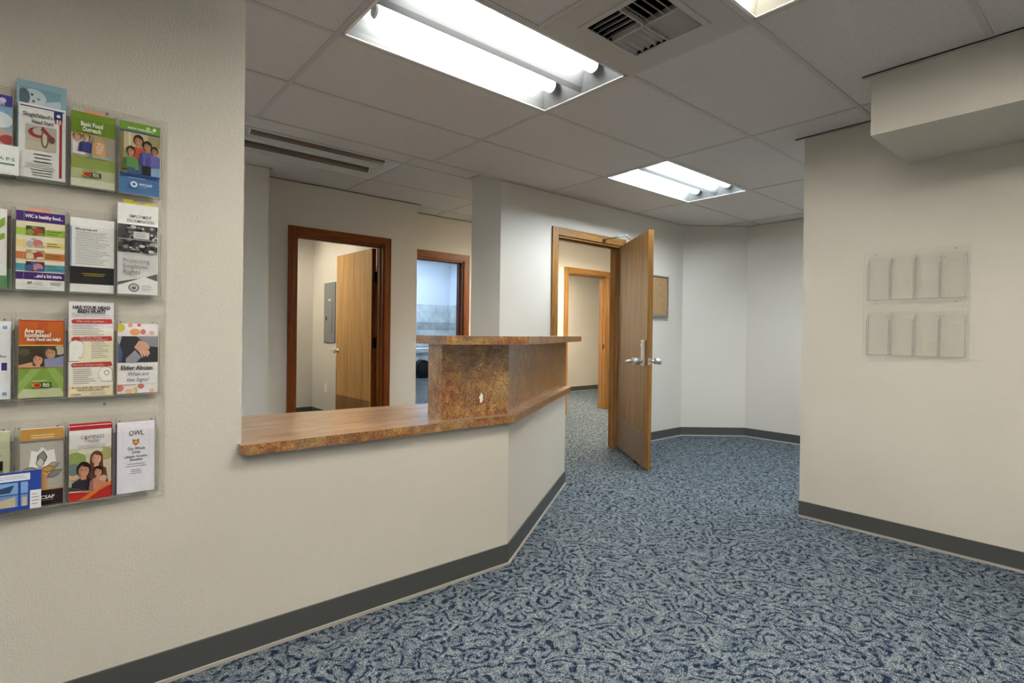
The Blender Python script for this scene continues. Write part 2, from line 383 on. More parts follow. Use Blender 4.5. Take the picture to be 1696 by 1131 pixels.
# ------------------------------------------------------------------ ceilings
T = 0.6096; L4 = T*2
ceil = struct(box('ceiling', (-4.1, 5.3, -4.8, 1.2, 2.74, 2.8), 'gap'))
def tile_piece(x0, x1, y0, y1, z, par, cache={}):
    g = 0.0105
    key = (round(x1-x0, 3), round(y1-y0, 3))
    if key not in cache:
        me = bpy.data.meshes.new('tile'); w2, d2 = (x1-x0)/2-g+0.009, (y1-y0)/2-g+0.009
        me.from_pydata(boxv(-w2, w2, -d2, d2, 0, 0.014), [], BF); me.materials.append(M['tile']); cache[key] = me
    o = bpy.data.objects.new('ceiling_tile', cache[key]); COL.objects.link(o); o.parent = par
    o.location = ((x0+x1)/2, (y0+y1)/2, z+0.0035); return o
def lay_ceiling(par, xs, ys, z, skip, xlim, ylim, special=()):
    for i in range(len(xs)-1):
        for j in range(len(ys)-1):
            x0, x1, y0, y1 = max(xs[i], xlim[0]), min(xs[i+1], xlim[1]), max(ys[j], ylim[0]), min(ys[j+1], ylim[1])
            if x1-x0 < 0.03 or y1-y0 < 0.03: continue
            cx, cy = (x0+x1)/2, (y0+y1)/2
            if any(a < cx < b and c < cy < d for a, b, c, d in skip): continue
            tile_piece(x0, x1, y0, y1, z, par)
    for x in xs:
        if xlim[0] < x < xlim[1]: box('grid_tee', (x-0.012, x+0.012, ylim[0], ylim[1], z, z+0.003), 'grid', par)
    for y in ys:
        if ylim[0] < y < ylim[1]: box('grid_tee', (xlim[0], xlim[1], y-0.012, y+0.012, z+0.0004, z+0.0032), 'grid', par)
LIGHTS = [(0, -1), (2, 0), (0, -3), (-2, -4), (0, -6), (3, -3)]  # last three are unseen, added as fill
skip = [(i*L4, (i+1)*L4, j*T, (j+1)*T) for i, j in LIGHTS] + [(0, L4, -2*T, -T)]
lay_ceiling(ceil, [L4*k for k in range(-4, 6)], [T*k for k in range(-8, 4)], H, skip, (-4.1, 5.3), (-4.8, 1.2))
box('ceiling_edge', (1.89, 4.68, 1.2, YD, H+0.001, H+0.014), 'tile', ceil)
tile_piece(0, T, -2*T, -T, H, ceil)
box('grid_tee', (T-0.012, T+0.012, -2*T, -T, H, H+0.003), 'grid', ceil)
ceil2 = struct(box('ceiling_reception', (-2.5, 8.2, 1.2, 5.6, 2.84, 2.9), 'gap'))
XO = 1.245
lay_ceiling(ceil2, [XO+L4*k for k in range(-4, 7)], [1.705+T*k for k in range(-2, 8)], H2,
            [(XO-L4, XO, 1.705, 1.705+T), (XO-3*L4, XO-2*L4, 1.705, 1.705+T), (XO+2*L4, XO+3*L4, 1.705, 1.705+T), (XO-L4, XO, 1.705+4*T, 1.705+5*T),
             (XO+L4, XO+2*L4, 1.705+4*T, 1.705+5*T), (XO+3*L4, XO+4*L4, 1.705+4*T, 1.705+5*T)], (-2.5, 8.2), (1.2, 5.6))
# wall angles with a dark strip painting the shadow gap beside them
def wall_angle(name, pts, z, side=1, wdt=0.022, gap=True):
    o = struct(ribbon(name, pts, 0, -wdt*side, z-0.003, z+0.0005, 'mold'))
    if gap: ribbon('gap_shade', pts, -wdt*side, -(wdt+0.006)*side, z-0.0012, z+0.0005, 'gap', o)
    return o
wall_angle('trim_right', [(XR, YR+0.05), (XR, -1.383)], H)
wall_angle('trim_soffit', [(2.09, -1.35), (2.09, -4.7)], H)
wall_angle('trim_door_wall', [(1.86, YD), (4.57, YD), (5.13, 0.755), (5.13, -0.9)], H, gap=False)
wall_angle('trim_reception', [(0.47, YB), (2.08, YB)], H2)
wall_angle('trim_corridor', [(2.05, YC), (3.2, YC)], H2)
wall_angle('trim_pilaster', [(-2.4, 2.6), (0.47, 2.6), (0.47, YB)], H2, gap=False)
wall_angle('trim_pier', [(1.89, 1.66), (1.89, YD)], H2, gap=False)

# ------------------------------------------------------------------ troffers
def troffer(cx, cy, z, lamp, refl, label, group='recessed fluorescent ceiling lights', lz=0.072):
    t = empty('ceiling_light', (cx, cy, z), 0, label, 'ceiling light', group)
    hx, hy = L4/2-0.014, T/2-0.014
    fr = 0.012
    boxes('frame', [(-hx, hx, -hy, -hy+fr, -0.001, 0.012), (-hx, hx, hy-fr, hy, -0.001, 0.012), (-hx, -hx+fr, -hy, hy, -0.001, 0.012), (hx-fr, hx, -hy, hy, -0.001, 0.012)], 'white_metal', t, True)
    ex = hx-fr
    half = [(-hy+fr, 0.002), (-0.268, 0.026), (-0.248, 0.058), (-0.222, 0.094), (-0.19, 0.118), (-0.15, 0.127), (-0.11, 0.118), (-0.078, 0.094), (-0.048, 0.058), (-0.022, 0.024), (0.0, 0.006)]
    prof = half + [(-y, q) for y, q in half[-2::-1]]
    n = len(prof); v = []; f = []
    for sx in (-1, 1):
        for y, q in prof: v.append((sx*(ex-0.6*q), y, q))
    f = [(i, i+1, n+i+1, n+i) for i in range(n-1)]
    r = mesh('reflector', v, f, refl, t, True)
    for p in r.data.polygons: p.use_smooth = False
    for sx in (-1, 1):                                     # sloped end plates
        vv = [(sx*(ex-0.6*q), y, q) for y, q in prof] + [(sx*ex, y, 0.001) for y, q in prof]
        mesh('end_plate', vv, [(i, i+1, n+i+1, n+i) for i in range(n-1)], refl, t, True)
    boxes('housing', [(-hx, hx, -hy, hy, 0.150, 0.155), (-hx, hx, -hy, -hy+0.002, 0.012, 0.150), (-hx, hx, hy-0.002, hy, 0.012, 0.150), (-hx, -hx+0.002, -hy, hy, 0.012, 0.150), (hx-0.002, hx, -hy, hy, 0.012, 0.150)], refl, t, True)
    for y in (-0.15, 0.15):
        c = cyl('lamp', (-ex+0.075, y, lz), (ex-0.075, y, lz), 0.033, 0.033, lamp, t, 14, True)
        for sx in (-1, 1): cyl('lamp_cap', (sx*(ex-0.075), y, lz), (sx*(ex-0.064), y, lz), 0.033, 0.026, 'white_metal', c, 14, True)
    return t
lab = ['lit recessed ceiling light above the reception counter, beside the air vent', 'lit recessed ceiling light in front of the open oak door',
       'warm white lit ceiling light on the soffit side of the air vent panel', 'unseen fill light added over the far side of the waiting area', 'unseen fill light added over the waiting area near the soffit', 'unseen fill light added over the side passage behind the right wall']
for (i, j), em, lb in zip(LIGHTS, ['emit_main', 'emit_second', 'emit_warm', 'fill_back', 'fill_back', 'fill_passage'], lab):
    troffer((i+0.5)*L4, (j+0.5)*T, H, em, {'emit_warm': 'reflector_cream', 'fill_back': 'white_metal'}.get(em, 'reflector'), lb)
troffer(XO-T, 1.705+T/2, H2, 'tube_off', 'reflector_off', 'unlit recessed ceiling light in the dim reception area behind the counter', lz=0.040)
troffer(XO-2.5*L4, 1.705+T/2, H2, 'fill_reception', 'white_metal', 'unseen fill light added over the far end of the reception office')
troffer(XO+2.5*L4, 1.705+T/2, H2, 'emit_hall', 'white_metal', 'ceiling light in the corridor behind the oak door')
troffer(XO-T, 1.705+4.5*T, H2, 'emit_store', 'white_metal', 'ceiling light in the storage room')
troffer(XO+1.5*L4, 1.705+4.5*T, H2, 'emit_rest', 'white_metal', 'ceiling light in the tiled restroom')
troffer(XO+3.5*L4, 1.705+4.5*T, H2, 'emit_hall', 'white_metal', 'ceiling light in the far room')

# ------------------------------------------------------------------ air vent
def air_vent():
    cx, cy = 1.5*T, -1.5*T
    t = empty('air_vent', (cx, cy, H), 0, 'square four-way air vent with dark slots in a plain ceiling panel', 'air vent')
    a, b = T/2-0.012, 0.17
    boxes('panel', [(-a, a, -a, -b, -0.001, 0.004), (-a, a, b, a, -0.001, 0.004), (-a, -b, -b, b, -0.001, 0.004), (b, a, -b, b, -0.001, 0.004)], 'vent_metal', t, True)
    r = b+0.022
    boxes('rim', [(-r, r, -r, -b+0.004, -0.005, -0.001), (-r, r, b-0.004, r, -0.005, -0.001), (-r, -b+0.004, -b+0.004, b-0.004, -0.005, -0.001), (b-0.004, r, -b+0.004, b-0.004, -0.005, -0.001)], 'vent_metal', t, True)
    boxes('duct', [(-b, b, -b, b, 0.12, 0.125), (-b, b, -b, -b+0.003, 0.004, 0.12), (-b, b, b-0.003, b, 0.004, 0.12), (-b, -b+0.003, -b, b, 0.004, 0.12), (b-0.003, b, -b, b, 0.004, 0.12)], 'black', t, True)
    boxes('divider', [(-0.003, 0.003, -b, b, -0.002, 0.02), (-b, b, -0.003, 0.003, -0.002, 0.02)], 'vent_metal', t, True)
    n = 5
    for qx in (-1, 1):
        for qy in (-1, 1):
            along_x = qx*qy > 0
            for k in range(n):
                c = (k+0.5)/n*b
                # each louver is a tilted blade whose air side faces away from the centre
                w2 = 0.0125; rise = 0.030
                if along_x:
                    y = qy*c; p = [(qx*0.005, y-qy*w2*0.9, rise), (qx*(b-0.004), y-qy*w2*0.9, rise), (qx*(b-0.004), y+qy*w2, 0.0), (qx*0.005, y+qy*w2, 0.0)]
                    tv = Vector((0, qy*0.0018, 0.0012))
                else:
                    x = qx*c; p = [(x-qx*w2*0.9, qy*0.005, rise), (x-qx*w2*0.9, qy*(b-0.004), rise), (x+qx*w2, qy*(b-0.004), 0.0), (x+qx*w2, qy*0.005, 0.0)]
                    tv = Vector((qx*0.0018, 0, 0.0012))
                v = [Vector(q) for q in p]; v += [q+tv for q in v]
                mesh('louver', v, BF, 'vent_metal', t, True)
air_vent()

# ------------------------------------------------------------------ counter
def counter():
    wt = empty('counter_worktop', (0.2, 0.1, 0.708), 0, 'low rust-brown laminate worktop on the cream half wall', 'countertop')
    fr = offset_line([(-0.42, YL), tuple(K0), tuple(K1 + D*0.0)], -0.042)
    bk = offset_line([(-0.42, YL), tuple(K0), tuple(K1)], 0.42)
    prism('slab', [fr[0], fr[1], fr[2], bk[2], (0.88, 0.345), (-0.25, 0.45), (-0.9, 0.49), (-0.9, -0.085), (-0.405, -0.085), (-0.405, YL-0.001), (-0.42, YL-0.001)], 0.709, 0.7455, 'laminate', wt)
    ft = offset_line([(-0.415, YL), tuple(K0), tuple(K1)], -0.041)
    prism('sheen_sheet', [ft[0], ft[1], ft[2], bk[2], (0.88, 0.345), (-0.25, 0.45), (-0.9, 0.49), (-0.9, -0.085), (-0.405, -0.085), (-0.405, YL-0.001)], 0.7455, 0.7460, 'laminate_sheen', wt)  # thin layer carrying the painted sheen of the worktop
    tc = empty('transaction_counter', (1.2, 0.2, 0.746), 0, 'raised rust-brown laminate transaction counter standing on the low worktop', 'counter')
    z0, z1, z2 = 0.746, 1.091, 1.130
    base = [(0.42, -0.198), (0.81, -0.198)]; e = Vector((0.81, -0.198)) + D*1.555
    pts = base + [tuple(e)]
    f0 = offset_line(pts, 0.0); f1 = offset_line(pts, 0.012); g1 = offset_line(pts, 0.105); g2 = offset_line(pts, 0.117)
    prism('front_panel', [f0[0], f0[1], f1[1], f1[0]], z0, z1, 'laminate', tc)
    prism('angled_panel', [f0[1], f0[2], f1[2], f1[1]], z0, z1, 'laminate', tc)
    prism('end_panel', [f1[0], (f1[0][0]+0.012, f1[0][1]), (g2[0][0]+0.012, g2[0][1]), g2[0]], z0, z1, 'laminate', tc)
    prism('back_panel', [(g1[0][0]+0.012, g1[0][1]), g1[1], g1[2], g2[2], g2[1], (g2[0][0]+0.012, g2[0][1])], z0, z1, 'laminate', tc)
    prism('end_panel', [f1[2], tuple(Vector(f1[2])-D*0.012), tuple(Vector(g1[2])-D*0.012), g1[2]], z0, z1, 'laminate', tc)
    lp = [(0.365, -0.32), (0.834, -0.32), (2.185, 0.588)]
    lb2 = offset_line(lp, 0.258)
    prism('ledge', lp + lb2[::-1], z1, z2, 'laminate', tc, 0.0)
    # white chips knocked out of the front panel
    random.seed(3)
    for cx, cz, s in ((0.642, 0.835, 0.03), (0.618, 0.985, 0.006), (0.626, 0.972, 0.006), (0.634, 0.992, 0.006), (0.645, 0.997, 0.005), (0.606, 0.978, 0.004), (0.612, 1.0, 0.004)):
        v = []; n = 15
        for i in range(n):
            a = 2*math.pi*i/n; r = s*random.uniform(0.34, 0.62); v.append((cx+r*math.cos(a)*0.75, -0.1988, cz+r*1.5*math.sin(a)))
        v += [(x, -0.1979, z) for x, y, z in v]
        mesh('chip', v, [tuple(range(n)), tuple(range(2*n-1, n-1, -1))] + [(i, (i+1) % n, n+(i+1) % n, n+i) for i in range(n)], 'paper', tc)
counter()

# ------------------------------------------------------------------ door frames and doors
def frame(name, x0, x1, h, y_front, depth, mat, math_, cw=0.07, label=None, both=True):
    t = empty(name, ((x0+x1)/2, y_front, 0), 0, label, None, None, 'structure')
    p = 0.016; yb = y_front+depth
    for s, a, b in ((0, x0-cw, x0+0.002), (1, x1-0.002, x1+cw)):
        box('casing', (a, b, y_front-p, y_front, 0, h+cw), mat, t, 0.003)
        box('jamb', ((x0-0.001, x0+0.018) if s == 0 else (x1-0.018, x1+0.001))+(y_front-0.002, yb+0.002, 0, h), mat, t)
        box('stop', ((x0+0.018, x0+0.030) if s == 0 else (x1-0.030, x1-0.018))+(y_front+0.045, y_front+0.085, 0, h-0.018), mat, t)
        if both: box('casing', (a, b, yb, yb+p, 0, h+cw), mat, t, 0.003)
    box('head_casing', (x0, x1, y_front-p-0.001, y_front, h-0.002, h+cw), math_, t, 0.003)
    if both: box('head_casing', (x0, x1, yb, yb+p, h-0.002, h+cw), math_, t, 0.003)
    box('head_jamb', (x0, x1, y_front-0.002, yb+0.002, h-0.018, h+0.001), math_, t)
    box('head_stop', (x0+0.018, x1-0.018, y_front+0.045, y_front+0.085, h-0.030, h-0.018), math_, t)
    return t
f1 = frame('trim_1', OX0, OX1, OH, YD, WT, 'oak_trim', 'oak_trim_h')
f2 = frame('trim_2', HO0, HO1, 2.045, YC, 0.12, 'oak_trim', 'oak_trim_h', 0.075)
f3 = frame('trim_3', RO0, RO1, 2.04, YB, 0.13, 'cherry_trim', 'oak_trim_shaded_h', 0.07)  # cherry_trim is the oak stain darkened to paint the dim light
f4 = frame('trim_4', TO0, TO1, 2.02, YC, 0.12, 'cherry_trim', 'oak_trim_shaded_h', 0.08)  # cherry_trim is the oak stain darkened to paint the dim light
box('strike_plate', (HO1-0.0195, HO1-0.0175, YC+0.012, YC+0.04, 0.93, 1.0), 'bronze', f2)

def main_door():
    dv = Vector((-0.589, -0.808)).normalized(); rz = math.atan2(dv.y, dv.x)
    t = empty('door_1', (3.43, 1.25, 0.0), rz, 'oak door standing open', None, None, 'structure')
    x0, x1 = 0.004, 0.964; th = 0.045
    box('leaf', (x0, x1-0.0, 0.001, th-0.001, 0.022, 2.03), 'oak', t, 0.0, True)
    box('edge_band', (x1, x1+0.003, 0.0, th, 0.022, 2.03), 'oak_edge', t, 0.0, True)
    kp = box('kick_plate', (x0+0.02, x1-0.012, -0.0015, 0.001, 0.035, 0.325), 'kick', t, 0.0, True)
    src = None
    for i in range(7):
        for z in (0.05, 0.31):
            x = x0+0.04+i*(x1-x0-0.08)/6
            if src is None:
                s = cyl('screw', (0, -0.0028, 0), (0, -0.0014, 0), 0.006, 0.006, 'steel', kp, 8, True); src = s
            else:
                s = src.copy(); COL.objects.link(s); s.parent = kp
            s.location = (x, 0, z)
    # lock case on both faces, lever / knob
    for sgn, y0, y1 in ((-1, -0.018, 0.001), (1, th-0.001, th+0.018)):
        lp = box('lock_plate', (0.845, 0.925, y0, y1, 0.885, 1.105), 'steel', t, 0.006, True)
        k = cyl('keyhole', (0.885, y0 if sgn < 0 else y1, 1.06), (0.885, (y0-0.006) if sgn < 0 else (y1+0.006), 1.06), 0.010, 0.009, 'chrome', lp, 14, True)
    hb = cyl('handle', (0.885, -0.018, 0.925), (0.885, -0.045, 0.925), 0.013, 0.013, 'steel', t, 16, True)
    cyl('knob', (0.885, -0.042, 0.925), (0.885, -0.098, 0.925), 0.026, 0.029, 'steel', hb, 20, True)
    cyl('thumb_turn', (0.885, -0.098, 0.925), (0.885, -0.16, 0.925), 0.017, 0.009, 'steel', hb, 12, True)
    hb = cyl('handle', (0.885, th+0.018, 0.925), (0.885, th+0.05, 0.925), 0.013, 0.013, 'steel', t, 16, True)
    cyl('knob', (0.885, th+0.048, 0.925), (0.885, th+0.10, 0.925), 0.024, 0.029, 'steel', hb, 20, True)
    lt = box('latch_plate', (x1+0.003, x1+0.0045, 0.010, 0.036, 0.898, 0.955), 'steel', t, 0.0, True)
    cyl('latch_bolt', (x1+0.0045, 0.023, 0.926), (x1+0.010, 0.023, 0.926), 0.008, 0.007, 'steel_dark', lt, 12, True)
    for z in (0.25, 1.02, 1.82): cyl('hinge', (x0-0.006, 0.05, z-0.05), (x0-0.006, 0.05, z+0.05), 0.007, 0.007, 'steel_dark', t, 10, True)
    box('door_closer', (0.16, 0.42, th, th+0.055, 1.93, 2.0), 'alum', t, 0.006, True)
    # kick-down stop holding the leaf open
    ho = box('door_holder', (0.60, 0.66, 0.003, 0.042, 0.0, 0.03), 'black_plastic', t, 0.004, True)
    return t
d1 = main_door()
ca = empty('door_closer_arm', (3.16, 1.218, 2.075), 0, 'steel closer arm on the head casing of the open oak door', 'door closer')
cyl('bracket', (3.16, 1.216, 2.068), (3.16, 1.185, 2.068), 0.017, 0.014, 'steel_dark', ca, 14)
cyl('arm', (3.16, 1.19, 2.073), (3.27, 1.03, 2.108), 0.0065, 0.0065, 'steel_dark', ca, 8)
cyl('elbow', (3.27, 1.03, 2.098), (3.27, 1.03, 2.118), 0.010, 0.010, 'steel', ca, 12)
cyl('forearm', (3.27, 1.03, 2.106), (3.355, 1.02, 2.056), 0.006, 0.006, 'steel_dark', ca, 8)

def storage_door():
    t = empty('door_2', (1.648, 3.01, 0.0), math.radians(91.5), 'pale oak door opened into the storage room', None, None, 'structure')
    box('leaf', (0.012, 0.875, -0.002, 0.043, 0.02, 2.015), 'oak_light', t, 0.0, True)
    box('edge_band', (0.009, 0.012, -0.002, 0.043, 0.02, 2.015), 'cherry_trim', t, 0.0, True)  # cherry_trim is the oak stain darkened to paint the dim light
    box('kick_plate', (0.03, 0.86, 0.043, 0.0445, 0.03, 0.42), 'oak_edge', t, 0.0, True)
    k = cyl('handle', (0.82, 0.043, 0.92), (0.82, 0.053, 0.92), 0.032, 0.030, 'chrome', t, 18, True)
    cyl('knob', (0.82, 0.053, 0.92), (0.82, 0.10, 0.92), 0.014, 0.026, 'chrome', k, 18, True)
    cyl('lever', (0.82, 0.088, 0.92), (0.90, 0.095, 0.92), 0.008, 0.007, 'chrome', k, 10, True)
    for z in (0.3, 1.03, 1.72):
        h = box('hinge', (-0.012, 0.009, -0.010, 0.030, z-0.055, z+0.055), 'bronze', t, 0.002, True)
    return t
storage_door()

# ------------------------------------------------------------------ wall things
def bulletin_board():
    x0, x1, z0, z1 = 3.86, 4.255, 1.346, 1.795; y = YD
    t = empty('bulletin_board', ((x0+x1)/2, y, z0), 0, 'cork bulletin board with a narrow metal frame, partly behind the open door', 'bulletin board')
    box('cork_panel', (x0+0.01, x1-0.01, y-0.018, y-0.001, z0+0.01, z1-0.01), 'cork', t)
    for nm, b in (('frame_rail', (x0, x1, y-0.028, y-0.001, z1-0.012, z1)), ('frame_rail', (x0, x1, y-0.032, y-0.001, z0, z0+0.03)),
                  ('frame_stile', (x0, x0+0.012, y-0.028, y-0.001, z0+0.03, z1-0.012)), ('frame_stile', (x1-0.012, x1, y-0.028, y-0.001, z0+0.03, z1-0.012))):
        box(nm, b, 'alum', t)
    for z in (1.44, 1.755): box('hinge', (x1-0.03, x1-0.013, y-0.032, y-0.018, z-0.022, z+0.022), 'chrome', t, 0.002)
bulletin_board()
def electric_panel():
    x = 1.828; y0, y1, z0, z1 = 4.51, 4.88, 1.0, 1.78
    t = empty('electrical_panel', (x, (y0+y1)/2, z0), 0, 'grey metal electrical panel on the storage room wall', 'electrical panel')
    box('cover', (x-0.012, x, y0, y1, z0, z1), 'grey_panel', t, 0.002)
    d = box('door', (x-0.017, x-0.012, 4.60, 4.80, 1.12, 1.52), 'grey_panel', t, 0.002)
    box('latch', (x-0.024, x-0.017, 4.775, 4.79, 1.29, 1.34), 'bronze', d)
    box('nameplate', (x-0.0135, x-0.0115, 4.655, 4.73, 1.545, 1.565), 'white_plastic', t)
    for yy in (y0+0.02, y1-0.02):
        for zz in (z0+0.02, z1-0.02): cyl('screw', (x-0.012, yy, zz), (x-0.0145, yy, zz), 0.006, 0.006, 'steel', t, 8)
    o = empty('wall_outlet', (x, 4.81, 0.40), 0, 'small cream wall outlet low on the storage room wall', 'outlet')
    pl = box('cover_plate', (x-0.006, x, 4.772, 4.848, 0.343, 0.457), 'white_plastic', o, 0.002)
    for z in (0.378, 0.422): box('socket', (x-0.008, x-0.006, 4.793, 4.827, z-0.014, z+0.014), 'paper', o, 0.0008)
electric_panel()

# restroom tiling: one object per tile, on the back wall and on the side wall
def tiles():
    ts = 0.305; pitch = 0.3085; g = 0.0035
    rows = [(0.002, 0.303), (0.307, 0.608), (0.612, 0.913), (0.917, 1.195), (1.199, 1.308), (1.312, 1.605)]
    box('grout_bed', (2.0, RX, RY-0.004, RY, 0, 1.605), 'grout', rb)
    box('grout_bed', (RX-0.004, RX, YC+0.13, RY-0.004, 0, 1.605), 'grout', rs)
    x = 3.851
    xs = [RX-0.006]; k = x
    while k > 2.5: xs.append(k); k -= pitch
    for a, b in zip(xs[1:], xs[:-1]):
        for ri, (z0, z1) in enumerate(rows):
            box('wall_tile', (a+g/2, b-g/2, RY-0.010, RY-0.0035, z0, z1), 'ctile_band' if ri == 4 else 'ctile', rb)
    y = RY-0.012
    ys = [y, y-0.20]
    while ys[-1] > 4.2: ys.append(ys[-1]-pitch)
    for b, a in zip(ys[:-1], ys[1:]):
        for ri, (z0, z1) in enumerate(rows):
            box('wall_tile', (RX-0.010, RX-0.0035, a+g/2, b-g/2, z0, z1), 'ctile_band' if ri == 4 else 'ctile', rs)
tiles()
def restroom_items():
    t = empty('paper_dispenser', (3.58, RY-0.01, 0.45), 0, 'round black jumbo toilet paper dispenser on the tiled restroom wall', 'dispenser')
    cyl('case', (3.58, RY-0.011, 0.575), (3.58, RY-0.12, 0.575), 0.14, 0.135, 'black_plastic', t, 32)
    box('chute', (3.49, 3.67, RY-0.115, RY-0.011, 0.42, 0.50), 'black_plastic', t, 0.01)
    cyl('cover_ring', (3.58, RY-0.12, 0.575), (3.58, RY-0.126, 0.575), 0.10, 0.095, 'black_plastic', t, 32)
    g = empty('grab_bar', (3.45, RY-0.01, 0.88), 0, 'pale steel grab bar on the tiled restroom wall above the dispenser', 'grab bar')
    cyl('rail', (3.05, RY-0.06, 0.885), (3.80, RY-0.06, 0.885), 0.018, 0.018, 'white_metal', g, 14)
    for x in (3.05, 3.80):
        cyl('mount', (x, RY-0.0105, 0.885), (x, RY-0.06, 0.885), 0.018, 0.018, 'white_metal', g, 14)
        cyl('flange', (x, RY-0.0105, 0.885), (x, RY-0.016, 0.885), 0.036, 0.036, 'white_metal', g, 18)
restroom_items()

# ------------------------------------------------------------------ brochure racks
# local frame: x to the right along the wall, y out of the wall, z up
PW, PD, PH, FH, AT = 0.1135, 0.040, 0.245, 0.195, 0.0025
def pocket_mesh():
    PW = 0.1115
    bs = [(0, PW, PD-AT, PD, 0, FH), (0, PW, AT, PD-AT, 0, AT), (0.0, PW, 0, AT, PH-0.045, PH)]
    v, f, mi = thinbox_mesh(bs)
    for x in (0.0, PW-AT):                                  # side fins with a sloping top
        n = len(v); pr = [(AT, AT), (PD-AT, AT), (PD-AT, FH), (AT, PH-0.012)]
        v += [(x, a, b) for a, b in pr] + [(x+AT, a, b) for a, b in pr]
        f += [(n, n+1, n+2, n+3), (n+7, n+6, n+5, n+4)]; mi += [0, 0]
        f += [(n+i, n+4+i, n+4+(i+1) % 4, n+(i+1) % 4) for i in range(4)]; mi += [1]*4
    me = bpy.data.meshes.new('pocket'); me.from_pydata(v, [], f)
    for p, i in zip(me.polygons, mi): p.material_index = i
    me.materials.append(M['acrylic']); me.materials.append(M['acrylic_edge'])
    return me
POCKET = pocket_mesh()
def rack(loc, rz, ncol, rows, width, z0, z1, label, x_first, screws):
    t = empty('brochure_rack', loc, rz, label, 'brochure rack')
    v, f, mi = thinbox_mesh([(0, width, 0.001, 0.004, z0, z1)])
    mesh('back_panel', v, f, ['acrylic', 'acrylic_edge'], t, True, mi)
    for r in rows:
        for c in range(ncol):
            o = bpy.data.objects.new('pocket', POCKET); COL.objects.link(o); o.parent = t
            o.location = (x_first+c*PW, 0.0042, r)
            for sx in (0.016, PW-0.016):
                s = bpy.data.objects.new('screw', SCREW); COL.objects.link(s); s.parent = o; s.location = (sx, AT, PH-0.022)
    for x, z in screws:
        s = bpy.data.objects.new('mounting_screw', SCREW); COL.objects.link(s); s.parent = t; s.location = (x, 0.004, z); s.scale = (1.5, 1.5, 1.5)
    return t
_s = cyl('screw_source', (0, 0, 0), (0, 0.0022, 0), 0.0026, 0.0022, 'steel_dark', None, 10); SCREW = _s.data; bpy.data.objects.remove(_s)
# right wall rack: x runs towards -Y, out of the wall is -X
rack((XR, -1.664, 0), math.pi/2, 4, (1.364, 1.048), 0.492, 1.036, 1.642, 'empty clear acrylic brochure rack on the cream wall below the soffit', 0.012,
     [(0.06, 1.628), (0.43, 1.628), (0.06, 1.345), (0.43, 1.345)])
# left wall rack: seen face is -Y; x runs towards -X so that y points out of the wall
ROWS = (1.551, 1.242, 0.939, 0.634)
rack((-0.637, YL, 0), math.pi, 4, ROWS, 0.500, 0.606, 1.803, 'clear acrylic rack filled with brochures on the wall beside the reception counter', 0.020,
     [(0.155, 0.912), (0.155, 1.79), (0.40, 1.79)])

# ------------------------------------------------------------------ brochures
def text_mesh(s, size, bold=0.0, align='CENTER', shear=0.0, space=1.0):
    cu = bpy.data.curves.new('t', 'FONT'); cu.body = s; cu.size = size; cu.align_x = align; cu.align_y = 'CENTER'
    cu.offset = bold*size; cu.shear = shear; cu.space_character = space; cu.resolution_u = 2
    o = bpy.data.objects.new('t', cu); COL.objects.link(o)
    dg = bpy.context.evaluated_depsgraph_get(); me = bpy.data.meshes.new_from_object(o.evaluated_get(dg))
    vs_ = [tuple(v.co) for v in me.vertices]; fs = [tuple(p.vertices) for p in me.polygons]
    bpy.data.objects.remove(o); bpy.data.curves.remove(cu); bpy.data.meshes.remove(me); return vs_, fs
class Ink:
    def __init__(s): s.v, s.f, s.c, s.k = [], [], [], 0
    def poly(s, pts, col):
        s.k += 1; n = len(s.v); y = -0.00012*s.k
        s.v += [(x, y, z) for x, z in pts]; s.f.append(tuple(range(n, n+len(pts)))); s.c.append(lin(col))
    def text(s, x, z, st, size, col, bold=0.0, align='CENTER', shear=0.0, width=None):
        s.k += 1; vs_, fs = text_mesh(st, size, bold, align, shear); n = len(s.v); y = -0.00012*s.k
        sx = 1.0
        if width:
            ex = max(v[0] for v in vs_)-min(v[0] for v in vs_); sx = width/ex
        s.v += [(x+v[0]*sx, y, z+v[1]) for v in vs_]
        for f in fs: s.f.append(tuple(i+n for i in f)); s.c.append(lin(col))
    def build(s, name, parent, y):
        if not s.v: return None
        me = bpy.data.meshes.new(name); me.from_pydata([(a, b+y, c) for a, b, c in s.v], [], s.f)
        at = me.attributes.new('ink', 'FLOAT_COLOR', 'FACE')
        for i, c in enumerate(s.c): at.data[i].color = c
        me.materials.append(M['print']); o = bpy.data.objects.new(name, me); COL.objects.link(o); o.parent = parent; return o
def clip_rect(pts, x0, x1, z0, z1):
    def cl(p, ins, cut):
        out = []
        for i in range(len(p)):
            a, b = p[i-1], p[i]
            if ins(a) != ins(b): out.append(cut(a, b))
            if ins(b): out.append(b)
        return out
    lx = lambda a, b, X: (X, a[1]+(b[1]-a[1])*(X-a[0])/(b[0]-a[0])); lz = lambda a, b, Z: (a[0]+(b[0]-a[0])*(Z-a[1])/(b[1]-a[1]), Z)
    for ins, cut in ((lambda p: p[0] >= x0, lambda a, b: lx(a, b, x0)), (lambda p: p[0] <= x1, lambda a, b: lx(a, b, x1)),
                     (lambda p: p[1] >= z0, lambda a, b: lz(a, b, z0)), (lambda p: p[1] <= z1, lambda a, b: lz(a, b, z1))):
        if len(pts) >= 3: pts = cl(pts, ins, cut)
    return pts
